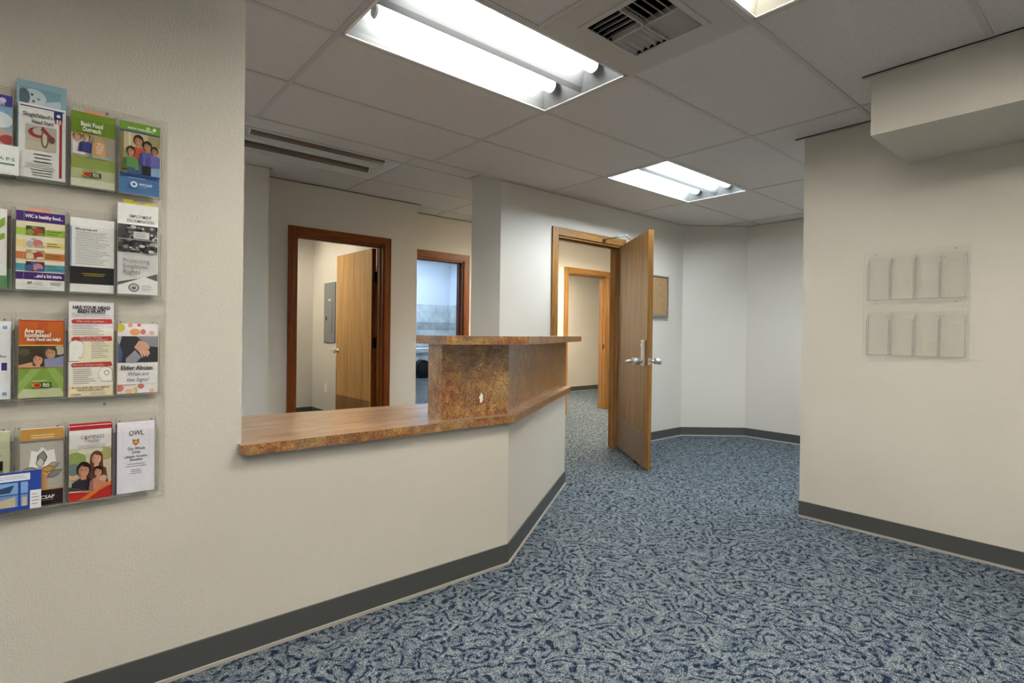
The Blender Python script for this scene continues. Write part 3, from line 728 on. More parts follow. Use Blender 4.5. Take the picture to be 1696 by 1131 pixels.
def brochure(x0, x1, z0, z1, els, label, name='brochure', thick=0.012, front=-0.2415, body='paper', tilt=0.0, yfront=None, cat='brochure', backs=(), tabs=()):
    """els in fractions of the cover: ('r',u0,v0,u1,v1,col) ('e',u,v,ru,rv,col) ('p',[(u,v)..],col) ('t',u,v,text,size,col,bold,align,shear)"""
    w, h = x1-x0, z1-z0
    t = empty(name, (x0, front, z0), 0, label, cat, 'brochures in the wall rack'); t.rotation_euler = (0, tilt, 0)
    box('pages', (0, w, 0.0, thick, 0, h), body, t, 0.0, True)
    for i, (dx, dz, dy, col) in enumerate(backs):           # copies behind that stick out
        ob = box('page', (dx, w+dx, thick+0.0002+dy, thick+0.0012+dy, max(0, dz-0.01), h+dz), plain('page_'+col.strip('#'), col, 0.5), t, 0.0, True)
    for u0, u1, up, col in tabs:                            # sticky index tabs standing above the top edge
        box('index_tab', (u0*w, u1*w, thick*0.5, thick*0.5+0.0006, h-0.0005, h+up), plain('tab_'+col.strip('#'), col, 0.5), t, 0.0, True)
    art, let = Ink(), Ink(); let.k = 0
    clip = (0, w, 0, h)
    for e in els:
        k = e[0]
        if k == 'clip': clip = (e[1]*w, e[3]*w, e[2]*h, e[4]*h); continue
        if k == 'r': pts = [(e[1]*w, e[2]*h), (e[3]*w, e[2]*h), (e[3]*w, e[4]*h), (e[1]*w, e[4]*h)]; col = e[5]
        elif k == 'e': pts = [(e[1]*w+e[3]*w*math.cos(q*math.pi/9), e[2]*h+e[4]*h*math.sin(q*math.pi/9)) for q in range(18)]; col = e[5]
        elif k == 'p': pts = [(a*w, b*h) for a, b in e[1]]; col = e[2]
        elif k == 't':
            ee = list(e)+[0.0, 'CENTER', 0.0, None][len(e)-6:] if len(e) < 10 else list(e)
            let.text(ee[1]*w, ee[2]*h, ee[3], ee[4]*h, ee[5], ee[6], ee[7], ee[8], ee[9]*w if ee[9] else None); continue
        elif k == 'l':                                     # lines of print too fine to read
            u0, u1, v0, v1, n, col = e[1:7]; rnd = random.Random(n*7+int(v0*1000))
            ctr = len(e) > 7
            for i in range(n):
                vv = v1-(i+0.5)*(v1-v0)/n; hh = (v1-v0)/n*0.13; ln_ = (u1-u0)*rnd.uniform(0.6, 1.0)
                a = (u0+u1)/2-ln_/2 if ctr else u0
                art.poly([(a*w, (vv-hh)*h), ((a+ln_)*w, (vv-hh)*h), ((a+ln_)*w, (vv+hh)*h), (a*w, (vv+hh)*h)], col); art.k -= 1
            art.k += 1; continue
        pts = clip_rect(pts, *clip)
        if len(pts) >= 3: art.poly(pts, col)
    art.build('cover_print', t, -0.0001)
    let.build('lettering', t, -0.0001-0.00012*(art.k+1))
    return t
def person(u, v, s, skin, hair, shirt, long=False, asp=0.47):
    """head and shoulders; s = head half height as fraction of the cover height"""
    ru = s/asp*0.78
    e = [('p', [(u-ru*2.3, v-s*4.6), (u-ru*1.9, v-s*1.9), (u-ru*0.6, v-s*1.25), (u+ru*0.6, v-s*1.25), (u+ru*1.9, v-s*1.9), (u+ru*2.3, v-s*4.6)], shirt)]
    e.append(('e', u, v+s*0.15, ru*1.22, s*1.25, hair))
    if long: e.append(('p', [(u-ru*1.2, v+s*0.3), (u-ru*1.35, v-s*2.1), (u+ru*1.35, v-s*2.1), (u+ru*1.2, v+s*0.3)], hair))
    e += [('p', [(u-ru*0.4, v-s*0.6), (u-ru*0.45, v-s*1.5), (u+ru*0.45, v-s*1.5), (u+ru*0.4, v-s*0.6)], skin), ('e', u, v-s*0.1, ru*0.9, s*0.98, skin),
          ('p', [(u-ru*0.95, v+s*0.35), (u-ru*0.6, v+s*1.15), (u+ru*0.6, v+s*1.15), (u+ru*0.95, v+s*0.35), (u, v+s*0.62)], hair)]
    dk = lambda c, f: '#%02x%02x%02x' % tuple(int(int(c[i:i+2], 16)*f) for i in (1, 3, 5))
    e.append(('p', [(u+ru*0.88*math.cos(a), v-s*0.1+s*0.96*math.sin(a)) for a in [math.pi*(0.5+q/8) for q in range(9)]] + [(u-ru*0.45, v-s*0.7), (u-ru*0.55, v-s*0.1), (u-ru*0.4, v+s*0.4)], dk(skin, 0.86)))
    e.append(('p', [(u-ru*2.3, v-s*4.6), (u-ru*1.9, v-s*1.9), (u-ru*1.2, v-s*1.6), (u-ru*1.1, v-s*4.6)], dk(shirt, 0.78)))
    for sx in (-1, 1): e += [('e', u+sx*ru*0.36, v+s*0.05, ru*0.13, s*0.06, '#2a1c16'), ('e', u+sx*ru*0.36, v+s*0.22, ru*0.2, s*0.03, dk(hair, 0.9))]
    e += [('e', u, v-s*0.22, ru*0.10, s*0.13, dk(skin, 0.82)), ('e', u, v-s*0.52, ru*0.28, s*0.075, '#8c4a40'), ('e', u, v-s*0.49, ru*0.22, s*0.04, '#f3e6e0')]
    return e
Z1, Z2, Z3, Z4 = 1.556, 1.247, 0.944, 0.639
C1, C2, C3, C4 = (-1.101, -0.9995), (-0.988, -0.888), (-0.876, -0.774), (-0.763, -0.661)
HB = 0.216
# --- row 1
brochure(*C1, Z1+0.002, Z1+HB, [('r', 0, 0, 1, 1, '#8fb8d6'), ('r', 0, 0.86, 1, 1, '#3a2f8f'), ('e', 0.8, 0.93, 0.07, 0.035, '#d8d4ee'), ('t', 0.72, 0.885, 'form', 0.06, '#efeefc', 0.02),
    ('e', 0.75, 0.68, 0.25, 0.1, '#eef4f8'), ('p', [(0.4, 0.3), (1, 0.42), (1, 0.55), (0.6, 0.6), (0.4, 0.5)], '#c9b1a2'), ('e', 0.9, 0.44, 0.16, 0.06, '#b03a38'), ('e', 0.98, 0.30, 0.3, 0.06, '#1f3a66'),
    ('r', 0, 0.0, 1, 0.16, '#4a8cc4'), ('r', 0, 0.16, 1, 0.2, '#2e4f9e')], 'blue and white medical brochure in the top rack row, behind a white card')
brochure(-1.105, -0.986, Z1-0.001, Z1+0.078, [('r', 0, 0, 1, 1, '#eceeec'), ('t', 0.80, 0.52, 'A·P·S', 0.17, '#3f7f66', 0.012, 'CENTER', 0.0, 0.27), ('r', 0.62, 0.32, 0.93, 0.38, '#4f8f6e'), ('l', 0.1, 0.92, 0.10, 0.26, 2, '#9ab0a4')],
    'white landscape card with green initials, front of the top rack row', front=-0.2574, thick=0.0008, name='card')
brochure(-0.9925, -0.887, Z1+0.02, 1.832, [('r', 0, 0, 1, 1, '#8fb1bf'), ('clip', 0.05, 0.55, 0.88, 0.93), ('r', 0.05, 0.55, 0.88, 0.93, '#7fa2b0'), ('e', 0.33, 0.82, 0.26, 0.10, '#c3d2d6'), ('e', 0.14, 0.82, 0.12, 0.09, '#4d6670'), ('p', [(0.45, 0.70), (0.88, 0.7), (0.88, 0.84), (0.6, 0.80)], '#b7cbd1'),
    ('e', 0.30, 0.855, 0.03, 0.012, '#37505c'), ('e', 0.33, 0.785, 0.03, 0.012, '#37505c'), ('e', 0.43, 0.815, 0.035, 0.011, '#6d8791')],
    'tall pale blue card with a baby portrait, sticking out of the top rack row', front=-0.2262, thick=0.0015, name='card')
brochure(*C2, Z1+0.004, Z1+0.208, [('r', 0, 0, 1, 1, '#ecebe8'), ('r', 0.03, 0.955, 0.97, 0.972, '#2b3a7c'), ('r', 0.86, 0.04, 0.92, 0.80, '#a8322f'), ('r', 0.74, 0.83, 0.93, 0.955, '#24356f'), ('r', 0.76, 0.79, 0.92, 0.85, '#b23a36'),
    ('r', 0.80, 0.79, 0.835, 0.85, '#f1efec'), ('r', 0.86, 0.79, 0.89, 0.85, '#f1efec'), ('e', 0.84, 0.90, 0.045, 0.022, '#f1efec'),
    ('t', 0.40, 0.85, "Skagit/Island's", 0.075, '#55524e', 0.02, 'CENTER', 0.0, 0.62), ('t', 0.50, 0.765, 'Head Start', 0.075, '#4c4a47', 0.02, 'CENTER', 0.0, 0.46),
    ('clip', 0.15, 0.38, 0.80, 0.72), ('r', 0.15, 0.38, 0.80, 0.72, '#b9b2a4'), ('r', 0.15, 0.38, 0.8, 0.5, '#c9bfa6'), ('e', 0.40, 0.62, 0.2, 0.07, '#a23338'), ('e', 0.42, 0.64, 0.13, 0.05, '#bfb8ab'), ('e', 0.55, 0.55, 0.085, 0.13, '#6d5f50'), ('e', 0.55, 0.55, 0.05, 0.10, '#d2c6ae'), ('p', [(0.5, 0.72), (0.7, 0.6), (0.66, 0.57), (0.46, 0.66)], '#9c2c34'), ('e', 0.70, 0.55, 0.07, 0.05, '#7a3a36'),
    ('clip', 0, 0, 1, 1), ('l', 0.24, 0.78, 0.20, 0.35, 3, '#55524e', 1), ('l', 0.14, 0.80, 0.13, 0.20, 3, '#8b8782'), ('l', 0.18, 0.82, 0.02, 0.13, 3, '#55524e', 1)],
    'white brochure with a red tricycle photo and red side stripe, top rack row')
FOOD = lambda u, v: [('r', u-0.21, v-0.033, u+0.21, v+0.033, '#3c5a22'), ('e', u-0.12, v, 0.10, 0.034, '#d9a23a'), ('e', u-0.11, v, 0.075, 0.027, '#b5301f'), ('t', u+0.09, v+0.012, 'Basic', 0.032, '#f3f2e6', 0.03), ('t', u+0.09, v-0.014, 'Food', 0.032, '#f3f2e6', 0.03)]
brochure(*C3, Z1, Z1+HB, [('r', 0, 0, 1, 1, '#b8bd92'), ('r', 0, 0.24, 1, 0.39, '#8ea04c'), ('r', 0, 0, 1, 0.1, '#d3d4bd'), ('r', 0, 0.71, 1, 1, '#6f8f22'), ('r', 0, 0.70, 1, 0.712, '#d0a23c'), ('r', 0, 0.388, 1, 0.40, '#d0a23c'),
    ('t', 0.46, 0.835, 'Basic Food', 0.085, '#f4f5e8', 0.03, 'CENTER', 0.0, 0.50), ('t', 0.46, 0.765, 'Outreach', 0.085, '#f4f5e8', 0.03, 'CENTER', 0.0, 0.42),
    ('clip', 0, 0.40, 1, 0.70), ('r', 0, 0.4, 1, 0.7, '#a59a90'), ('r', 0, 0.56, 0.4, 0.7, '#d3c4b2')] + person(0.13, 0.66, 0.05, '#d9a98c', '#6d4a30', '#e9e4e0') + person(0.33, 0.67, 0.045, '#dba98a', '#5e4030', '#3a3f88') + person(0.62, 0.575, 0.075, '#e8bfa0', '#c9a468', '#7fb0cc', True) +
    [('clip', 0, 0, 1, 1), ('l', 0.27, 0.68, 0.205, 0.235, 1, '#5d6b34')] + FOOD(0.47, 0.165), 'green food outreach brochure with a smiling blond girl, top rack row', tabs=((0.28, 0.78, 0.010, '#dc9478'),))
brochure(*C4, Z1, Z1+HB+0.001, [('r', 0, 0, 1, 1, '#4a78ad'), ('r', 0, 0.88, 1, 1, '#6f9a34'), ('r', 0, 0.86, 1, 0.88, '#2f4489'), ('t', 0.5, 0.905, 'KNOW YOUR RIGHTS', 0.04, '#eef3e2', 0.02, 'CENTER', 0.0, 0.62), ('e', 0.70, 0.955, 0.05, 0.02, '#c5d69a'), ('e', 0.86, 0.95, 0.045, 0.025, '#dfe8c4'),
    ('clip', 0, 0.27, 1, 0.86), ('r', 0, 0.27, 1, 0.86, '#c9bd97'), ('r', 0, 0.27, 0.1, 0.86, '#8a7a52'), ('r', 0.22, 0.5, 0.27, 0.86, '#e0d7b4'), ('r', 0.7, 0.7, 1, 0.86, '#a59a68'), ('r', 0.75, 0.27, 1, 0.42, '#8fb4d2'), ('r', 0.1, 0.27, 0.28, 0.5, '#a8a86a')] +
    [('r', 0.36, 0.27, 0.55, 0.48, '#3f5f80'), ('r', 0.55, 0.27, 0.78, 0.48, '#1d1f26')] + person(0.46, 0.75, 0.065, '#c98c66', '#3b2418', '#c8543c') + person(0.68, 0.69, 0.060, '#c48a62', '#1f1714', '#5c62b0') + person(0.86, 0.64, 0.05, '#b97c58', '#241812', '#6a6ab4') + person(0.27, 0.585, 0.055, '#c98f6a', '#241812', '#5f8f4e') +
    [('r', 0.18, 0.27, 0.36, 0.36, '#3e5e86'), ('clip', 0, 0, 1, 1), ('r', 0, 0.25, 1, 0.275, '#2f4489'), ('l', 0.22, 0.78, 0.205, 0.225, 1, '#c4d4ea'), ('e', 0.35, 0.125, 0.085, 0.042, '#e6edf6'), ('e', 0.35, 0.125, 0.045, 0.022, '#4a78ad'), ('t', 0.64, 0.13, 'WCSAP', 0.05, '#eef3fa', 0.02, 'CENTER', 0.0, 0.34), ('l', 0.46, 0.74, 0.085, 0.10, 1, '#b4c8e2')],
    'blue and green rights brochure with a family of four, top rack row')
# --- row 2
brochure(-1.1065, -1.0095, Z2, Z2+HB, [('r', 0, 0, 1, 1, '#eceae6'), ('p', [(0.86, 0.75), (0.96, 0.80), (0.96, 0.90), (0.86, 0.86)], '#8db23e'), ('p', [(0.86, 0.60), (0.96, 0.63), (0.96, 0.70), (0.86, 0.68)], '#8db23e'), ('r', 0.6, 0, 1, 0.16, '#5f8a62')],
    'white brochure with green leaf shapes at the rack edge, second row', )
brochure(-1.036, -0.9995, Z2, Z2+0.2, [('r', 0, 0, 1, 1, '#5f8a62'), ('r', 0, 0.28, 1, 1, '#6a5a44'), ('l', 0.3, 0.7, 0.4, 0.9, 4, '#d8d2c4')], 'dark brown and green leaflet tucked behind the food brochure, second row', front=-0.2290, thick=0.003, name='leaflet')
stripe = []
for v, c in ((0.74, '#a9cf4c'), (0.585, '#f1d98e'), (0.435, '#d3783c'), (0.285, '#4fa3b8')): stripe.append(('r', 0, v-0.045, 1, v+0.045, c))
pics = []
for v, cs in ((0.755, ('#4d5a2a', '#b5402e', '#8a9a44')), (0.605, ('#e8e2dc', '#cf7a66', '#b9b0a8')), (0.45, ('#b0a070', '#b03a38', '#d8cba4')), (0.30, ('#5a1f1c', '#c98a9a', '#3c5a9a'))):
    pics += [('clip', 0.20, v-0.06, 0.58, v+0.06), ('r', 0.20, v-0.06, 0.58, v+0.06, cs[0]), ('e', 0.44, v-0.01, 0.11, 0.05, cs[1]), ('e', 0.28, v-0.02, 0.08, 0.04, cs[2]), ('e', 0.36, v+0.04, 0.06, 0.018, cs[2]), ('e', 0.50, v-0.045, 0.09, 0.02, cs[2])]
brochure(-0.991, -0.888, Z2, Z2+HB+0.002, [('r', 0, 0, 1, 1, '#f0e6c8'), ('r', 0, 0, 1, 0.13, '#e9e7e4'), ('r', 0, 0.87, 1, 1, '#43206f'), ('r', 0, 0.13, 1, 0.225, '#43206f')] + stripe + pics + [('clip', 0, 0, 1, 1),
    ('t', 0.57, 0.935, 'WIC is healthy food...', 0.062, '#f3f0fa', 0.03, 'CENTER', 0.0, 0.78), ('t', 0.66, 0.178, '...and a lot more.', 0.062, '#f3f0fa', 0.03, 'CENTER', 0.0, 0.58)] +
    [('l', 0.62, 0.96, v-0.03, v+0.035, 2, '#5d6a2a') for v in (0.74, 0.585, 0.435, 0.285)] + [('t', 0.28, 0.085, 'SP', 0.05, '#3a3a3a', 0.02), ('l', 0.38, 0.58, 0.06, 0.105, 3, '#77736e'), ('l', 0.70, 0.96, 0.06, 0.11, 2, '#4a4744'), ('l', 0.2, 0.9, 0.015, 0.04, 2, '#a5a19a'), ('r', 0.155, 0.0, 0.16, 1.0, '#c9c2b0')],
    'purple and orange striped food brochure with four small photos, second rack row', tabs=((0.22, 0.70, 0.009, '#dc9478'),))
brochure(*C3, Z2, Z2+HB,
    [('r', 0, 0, 1, 1, '#e6e5e2'), ('r', 0, 0.11, 1, 0.345, '#1c1a1e'), ('r', 0, 0.345, 0.035, 0.88, '#8aa0cc'), ('t', 0.36, 0.85, 'Who can help you?', 0.042, '#3a3a3c', 0.02, 'CENTER', 0.0, 0.5), ('l', 0.12, 0.92, 0.37, 0.82, 20, '#7d7b7a'), ('l', 0.2, 0.86, 0.215, 0.265, 2, '#c8b820', 1)],
    'white page of fine print with a black band, second rack row', backs=((0.0008, -0.004, 0.0, '#7aa7b8'),))
brochure(-0.7655, -0.6625, Z2, Z2+0.278, [('r', 0, 0, 1, 1, '#ecebe9'), ('t', 0.56, 0.862, 'EMPLOYMENT', 0.048, '#3f3f41', 0.012, 'CENTER', 0.0, 0.54), ('t', 0.56, 0.812, 'DISCRIMINATION', 0.048, '#3f3f41', 0.012, 'CENTER', 0.0, 0.66)],
    'tall white employment flyer standing behind the grey rights brochure, second rack row', name='flyer', front=-0.2352, thick=0.010, tabs=((0.14, 0.37, 0.014, '#cdc02e'), (0.371, 0.57, 0.007, '#cdc02e'), (0.66, 0.88, 0.008, '#cdc02e')))
rndp = random.Random(5); crowd = []
for i in range(70):
    crowd.append(('e', rndp.uniform(0, 1), rndp.uniform(0.60, 0.97), rndp.uniform(0.03, 0.08), rndp.uniform(0.012, 0.03), rndp.choice(['#2b2b2b', '#565656', '#8a8a88', '#c3c2c0', '#1c1c1c', '#a7a6a4'])))
brochure(-0.7655, -0.6655, Z2, Z2+0.213, [('r', 0, 0, 1, 1, '#d8d7d6'), ('clip', 0, 0.60, 1, 1), ('r', 0, 0.60, 1, 1, '#4c4c4c')] + crowd + [('r', 0.38, 0.80, 0.78, 0.90, '#d9d8d6'), ('l', 0.42, 0.74, 0.82, 0.89, 3, '#8a8886'), ('r', 0, 0.78, 1, 0.79, '#bcbbb9'), ('clip', 0, 0, 1, 1),
    ('l', 0.14, 0.86, 0.555, 0.575, 1, '#9a9896'), ('t', 0.12, 0.475, 'Protecting', 0.088, '#6a6866', 0.0, 'LEFT', 0.0, 0.66), ('t', 0.12, 0.395, 'Employee', 0.088, '#6a6866', 0.0, 'LEFT', 0.0, 0.62), ('t', 0.12, 0.315, 'Rights', 0.088, '#6a6866', 0.0, 'LEFT', 0.0, 0.42),
    ('p', [(0, 0.17), (0.62, 0.24), (1, 0.31), (1, 0.2), (0.72, 0.245), (0, 0.12)], '#5c5a58'), ('p', [(0, 0), (1, 0), (1, 0.2), (0.68, 0.255), (0, 0.12)], '#e3e2e0'), ('e', 0.40, 0.095, 0.14, 0.062, '#6d6b69'), ('e', 0.40, 0.095, 0.10, 0.044, '#c9c8c6'), ('e', 0.40, 0.09, 0.06, 0.024, '#6d6b69'), ('l', 0.6, 0.9, 0.05, 0.14, 5, '#8a8886')],
    'black and white brochure on employee rights with a crowd photo, second rack row', front=-0.2455, thick=0.0095)
# --- row 3
brochure(*C1, Z3, Z3+0.213, [('r', 0, 0, 1, 1, '#e4e5e6'), ('r', 0.82, 0.37, 0.93, 0.47, '#3c2c78'), ('t', 0.86, 0.55, 'for', 0.05, '#3c3a3a', 0.02), ('r', 0.84, 0.9, 0.93, 0.94, '#6f9cc8'), ('r', 0.84, 0.05, 0.93, 0.09, '#6f9cc8')], 'white brochure with a purple square at the rack edge, third row', thick=0.02, front=-0.2455)
brochure(-0.984, -0.888, Z3, Z3+HB-0.002, [('r', 0, 0, 1, 1, '#7fa043'), ('r', 0, 0.0, 1, 0.12, '#bfc79a'), ('p', [(0, 0.05), (0.5, 0.39), (0.3, 0.39), (0, 0.2)], '#96b25e'), ('p', [(1, 0.05), (0.6, 0.39), (0.8, 0.39), (1, 0.25)], '#93b05a'), ('r', 0, 0.69, 1, 1, '#bf5f20'), ('p', [(0.38, 0.69), (0.42, 1), (0.62, 1), (0.66, 0.69)], '#b2531b'), ('r', 0, 0.68, 1, 0.695, '#d8b348'), ('r', 0, 0.385, 1, 0.40, '#d8b348'),
    ('t', 0.13, 0.875, 'Are you', 0.078, '#f6efe2', 0.03, 'LEFT', 0.0, 0.42), ('t', 0.13, 0.82, 'homeless?', 0.078, '#f6efe2', 0.03, 'LEFT', 0.0, 0.58), ('t', 0.55, 0.765, 'Basic Food can help!', 0.058, '#f6efe2', 0.03, 'CENTER', 0.0, 0.74),
    ('clip', 0, 0.40, 1, 0.68), ('r', 0, 0.40, 1, 0.68, '#3c3426'), ('e', 0.9, 0.62, 0.15, 0.06, '#b9b49a'), ('e', 0.12, 0.6, 0.12, 0.05, '#574c38')] + person(0.70, 0.585, 0.075, '#c68f6c', '#4a3f36', '#8f94b4') + [('p', [(0.35, 0.4), (0.42, 0.5), (0.8, 0.52), (1, 0.55), (1, 0.4)], '#8a90b4')] + person(0.42, 0.50, 0.07, '#d29a78', '#3a2820', '#7a5a98', True) + [('p', [(0, 0.4), (0, 0.43), (0.3, 0.47), (0.32, 0.42), (0.6, 0.4)], '#cc9a78'),
    ('clip', 0, 0, 1, 1), ('l', 0.3, 0.72, 0.205, 0.235, 1, '#dfe6bc')] + FOOD(0.52, 0.165), 'orange and green brochure for homeless people with a hugging couple, third rack row', backs=((0.0012, 0.004, 0.0, '#a5361c'),))
rd = []
for v in (0.795, 0.61, 0.335): rd.append(('p', [(0.08, v-0.025), (0.05, v), (0.1, v+0.02), (0.95, v+0.03), (0.98, v-0.015), (0.9, v-0.022)], '#c0392f'))
headp = [(0.0, 0.37), (0.22, 0.37), (0.22, 0.41), (0.30, 0.41), (0.31, 0.45), (0.35, 0.47), (0.32, 0.51), (0.34, 0.55), (0.28, 0.585), (0.15, 0.60), (0.03, 0.585), (0.0, 0.56)]
headq = [(0.72, 0.15), (0.72, 0.18), (0.66, 0.19), (0.67, 0.22), (0.64, 0.235), (0.68, 0.265), (0.70, 0.30), (0.82, 0.315), (0.95, 0.30), (0.99, 0.27), (0.99, 0.15)]
sh = lambda pts, k: [(sum(p[0] for p in pts)/len(pts)+(a-sum(p[0] for p in pts)/len(pts))*k, sum(p[1] for p in pts)/len(pts)+(b-sum(p[1] for p in pts)/len(pts))*k) for a, b in pts]
brochure(-0.8775, -0.7735, Z3-0.003, Z3+0.274, [('r', 0, 0, 1, 1, '#efe9dc'), ('r', 0, 0.72, 1, 1, '#dfdde0'), ('r', 0, 0.0, 1, 0.11, '#f0ddb8'), ('r', 0, 0.37, 1, 0.57, '#efe6c6'), ('t', 0.5, 0.94, 'HAS YOUR HEAD', 0.05, '#33323a', 0.035, 'CENTER', 0.0, 0.84), ('t', 0.5, 0.90, 'BEEN HURT?', 0.05, '#33323a', 0.035, 'CENTER', 0.0, 0.62),
    ('l', 0.06, 0.95, 0.835, 0.885, 4, '#77747a')] + rd + [('t', 0.50, 0.797, 'Has your partner...', 0.032, '#f0dcd4', 0.0, 'CENTER', 0.15, 0.66), ('t', 0.48, 0.625, 'Are you having', 0.028, '#f0dcd4', 0.0, 'CENTER', 0.15, 0.5), ('t', 0.55, 0.602, 'physical problems?', 0.028, '#f0dcd4', 0.0, 'CENTER', 0.15, 0.6), ('t', 0.45, 0.335, 'Are you having trouble...', 0.032, '#f0dcd4', 0.0, 'CENTER', 0.15, 0.72),
    ('l', 0.08, 0.80, 0.645, 0.765, 6, '#8b8784'), ('p', headp, '#5c5957'), ('p', sh(headp, 0.95), '#f2efe8'), ('l', 0.5, 0.92, 0.40, 0.585, 9, '#8b8784'), ('p', headq, '#8d8985'), ('p', sh(headq, 0.93), '#f2efe8'), ('e', 0.85, 0.245, 0.06, 0.028, '#8d8985'), ('e', 0.85, 0.245, 0.045, 0.02, '#f2efe8'), ('l', 0.10, 0.62, 0.13, 0.30, 8, '#8b8784'),
    ('t', 0.5, 0.092, 'IF YOU SAID YES, YOU MIGHT', 0.026, '#4b4a48', 0.02, 'CENTER', 0.0, 0.84), ('t', 0.5, 0.066, 'HAVE A HEAD INJURY.', 0.026, '#4b4a48', 0.02, 'CENTER', 0.0, 0.6), ('l', 0.4, 0.92, 0.01, 0.045, 3, '#8b8784', 1), ('t', 0.17, 0.022, 'OVDA', 0.028, '#5a5856', 0.02)],
    'tall cream head injury card with red brush stripes, third rack row', name='card')
fruit = [('e', 0.05, 0.94, 0.13, 0.06, '#c9b94c'), ('e', 0.42, 0.88, 0.13, 0.05, '#e2a06c'), ('e', 0.62, 0.885, 0.07, 0.04, '#d9776a'), ('e', 0.30, 0.975, 0.06, 0.03, '#e09a86'), ('e', 0.52, 0.98, 0.05, 0.02, '#cf5f50'), ('e', 0.84, 0.87, 0.06, 0.03, '#e3a08a'), ('e', 0.05, 0.08, 0.11, 0.05, '#d9776a'), ('e', 0.58, 0.10, 0.08, 0.035, '#d9776a'), ('e', 0.28, 0.03, 0.09, 0.035, '#eab27c'), ('e', 0.45, 0.04, 0.05, 0.05, '#c9c46a'), ('e', 0.85, 0.03, 0.06, 0.03, '#e8b08c'), ('r', 0.1, 0.118, 0.45, 0.13, '#e2a06c')]
brochure(*C4, Z3-0.001, Z3+0.213, [('r', 0, 0, 1, 1, '#e9e5e6')] + fruit + [('clip', 0, 0.445, 1, 0.82), ('r', 0, 0.445, 1, 0.82, '#34333a'), ('p', [(0, 0.6), (0.1, 0.82), (0, 0.82)], '#aeb0b4'), ('p', [(0, 0.45), (0, 0.75), (0.12, 0.6), (0.1, 0.45)], '#4c5a86'), ('p', [(0.45, 0.82), (1, 0.82), (1, 0.66), (0.75, 0.68)], '#8b8d92'), ('p', [(0.2, 0.5), (0.42, 0.62), (0.58, 0.52), (0.45, 0.44), (0.2, 0.44)], '#9a9ca2'),
    ('p', [(0.40, 0.66), (0.52, 0.76), (0.70, 0.73), (0.80, 0.66), (0.72, 0.60), (0.55, 0.58)], '#d0a184'), ('p', [(0.56, 0.60), (0.66, 0.55), (0.74, 0.52), (0.80, 0.58), (0.74, 0.64)], '#bd8c70')] + [('p', [(0.52+0.06*i, 0.60), (0.60+0.055*i, 0.51+0.015*i), (0.63+0.055*i, 0.52+0.015*i), (0.57+0.06*i, 0.63)], '#d9ad90') for i in range(4)] +
    [('clip', 0, 0, 1, 1), ('t', 0.48, 0.365, 'Elder Abuse:', 0.085, '#45434a', 0.03, 'CENTER', 0.0, 0.80), ('t', 0.5, 0.28, 'What are', 0.078, '#5a575c', 0.0, 'CENTER', 0.25, 0.52), ('t', 0.5, 0.195, 'the Signs?', 0.078, '#5a575c', 0.0, 'CENTER', 0.25, 0.56), ('r', 0, 0.125, 1, 0.128, '#8f8a8c')],
    'floral white brochure on elder abuse with a photo of clasped hands, third rack row', backs=((-0.0025, -0.006, 0.0, '#c9b94c'),))
# --- row 4
brochure(-1.0965, -0.9995, Z4, Z4+HB, [('r', 0, 0, 1, 1, '#bcbf9e'), ('l', 0.5, 0.85, 0.68, 0.76, 2, '#7f8468'), ('clip', 0.1, 0.36, 0.86, 0.63), ('r', 0.1, 0.36, 0.86, 0.63, '#1f1c10')] + [('e', rndp.uniform(0.3, 0.85), rndp.uniform(0.36, 0.55), 0.05, 0.02, rndp.choice(['#8a8a3a', '#b8973c', '#5f6a2c', '#a04a2c'])) for i in range(26)], 'olive brochure with a dark garden photo at the rack edge, bottom row')
leafp = lambda cx, cz, a, l, wd: [(cx+l*0.5*math.cos(a)*k-wd*math.sin(a)*m, cz+(l*0.5*math.sin(a)*k+wd*math.cos(a)*m)*0.46) for k, m in ((-1, 0), (-0.4, 0.9), (0.2, 1), (1, 0), (0.2, -1), (-0.4, -0.9))]
bur = []
for cx, cz, a, l, wd, c in ((0.50, 0.62, 1.4, 0.42, 0.12, '#8f8b84'), (0.46, 0.56, 1.55, 0.30, 0.10, '#c9c4ba'), (0.24, 0.47, -0.1, 0.40, 0.09, '#918c84'), (0.66, 0.47, 0.3, 0.46, 0.10, '#c98f42'), (0.80, 0.40, 0.5, 0.42, 0.09, '#8a857c'), (0.78, 0.52, 0.1, 0.3, 0.07, '#a39d92'), (0.55, 0.41, -0.3, 0.3, 0.07, '#d0a25c')):
    bur += [('p', leafp(cx, cz, a, l, wd), '#4e4a46'), ('p', leafp(cx, cz, a, l*0.88, wd*0.78), c)]
brochure(-0.979, -0.887, Z4, Z4+HB+0.001, [('r', 0, 0, 1, 1, '#b3aea4'), ('r', 0, 0.85, 1, 1, '#b98a42'), ('r', 0, 0.825, 1, 0.852, '#77726c'), ('l', 0.22, 0.80, 0.87, 0.93, 2, '#f0e2c4', 1), ('p', [(0.2, 0.5), (0.25, 0.72), (0.4, 0.70), (0.5, 0.76), (0.62, 0.70), (0.78, 0.72), (0.85, 0.5)], '#e6e4e0')] + bur + [('p', [(0.3, 0.22), (0.5, 0.42), (0.62, 0.38), (0.62, 0.22)], '#c79a5e'), ('r', 0, 0.195, 1, 0.215, '#c99a58'), ('r', 0, 0, 1, 0.195, '#241013'), ('t', 0.56, 0.10, 'WCSAP', 0.06, '#efe9e4', 0.02), ('l', 0.4, 0.78, 0.055, 0.075, 1, '#a8a09a')],
    'tan brochure with drawn leaves and a dark foot, bottom rack row')
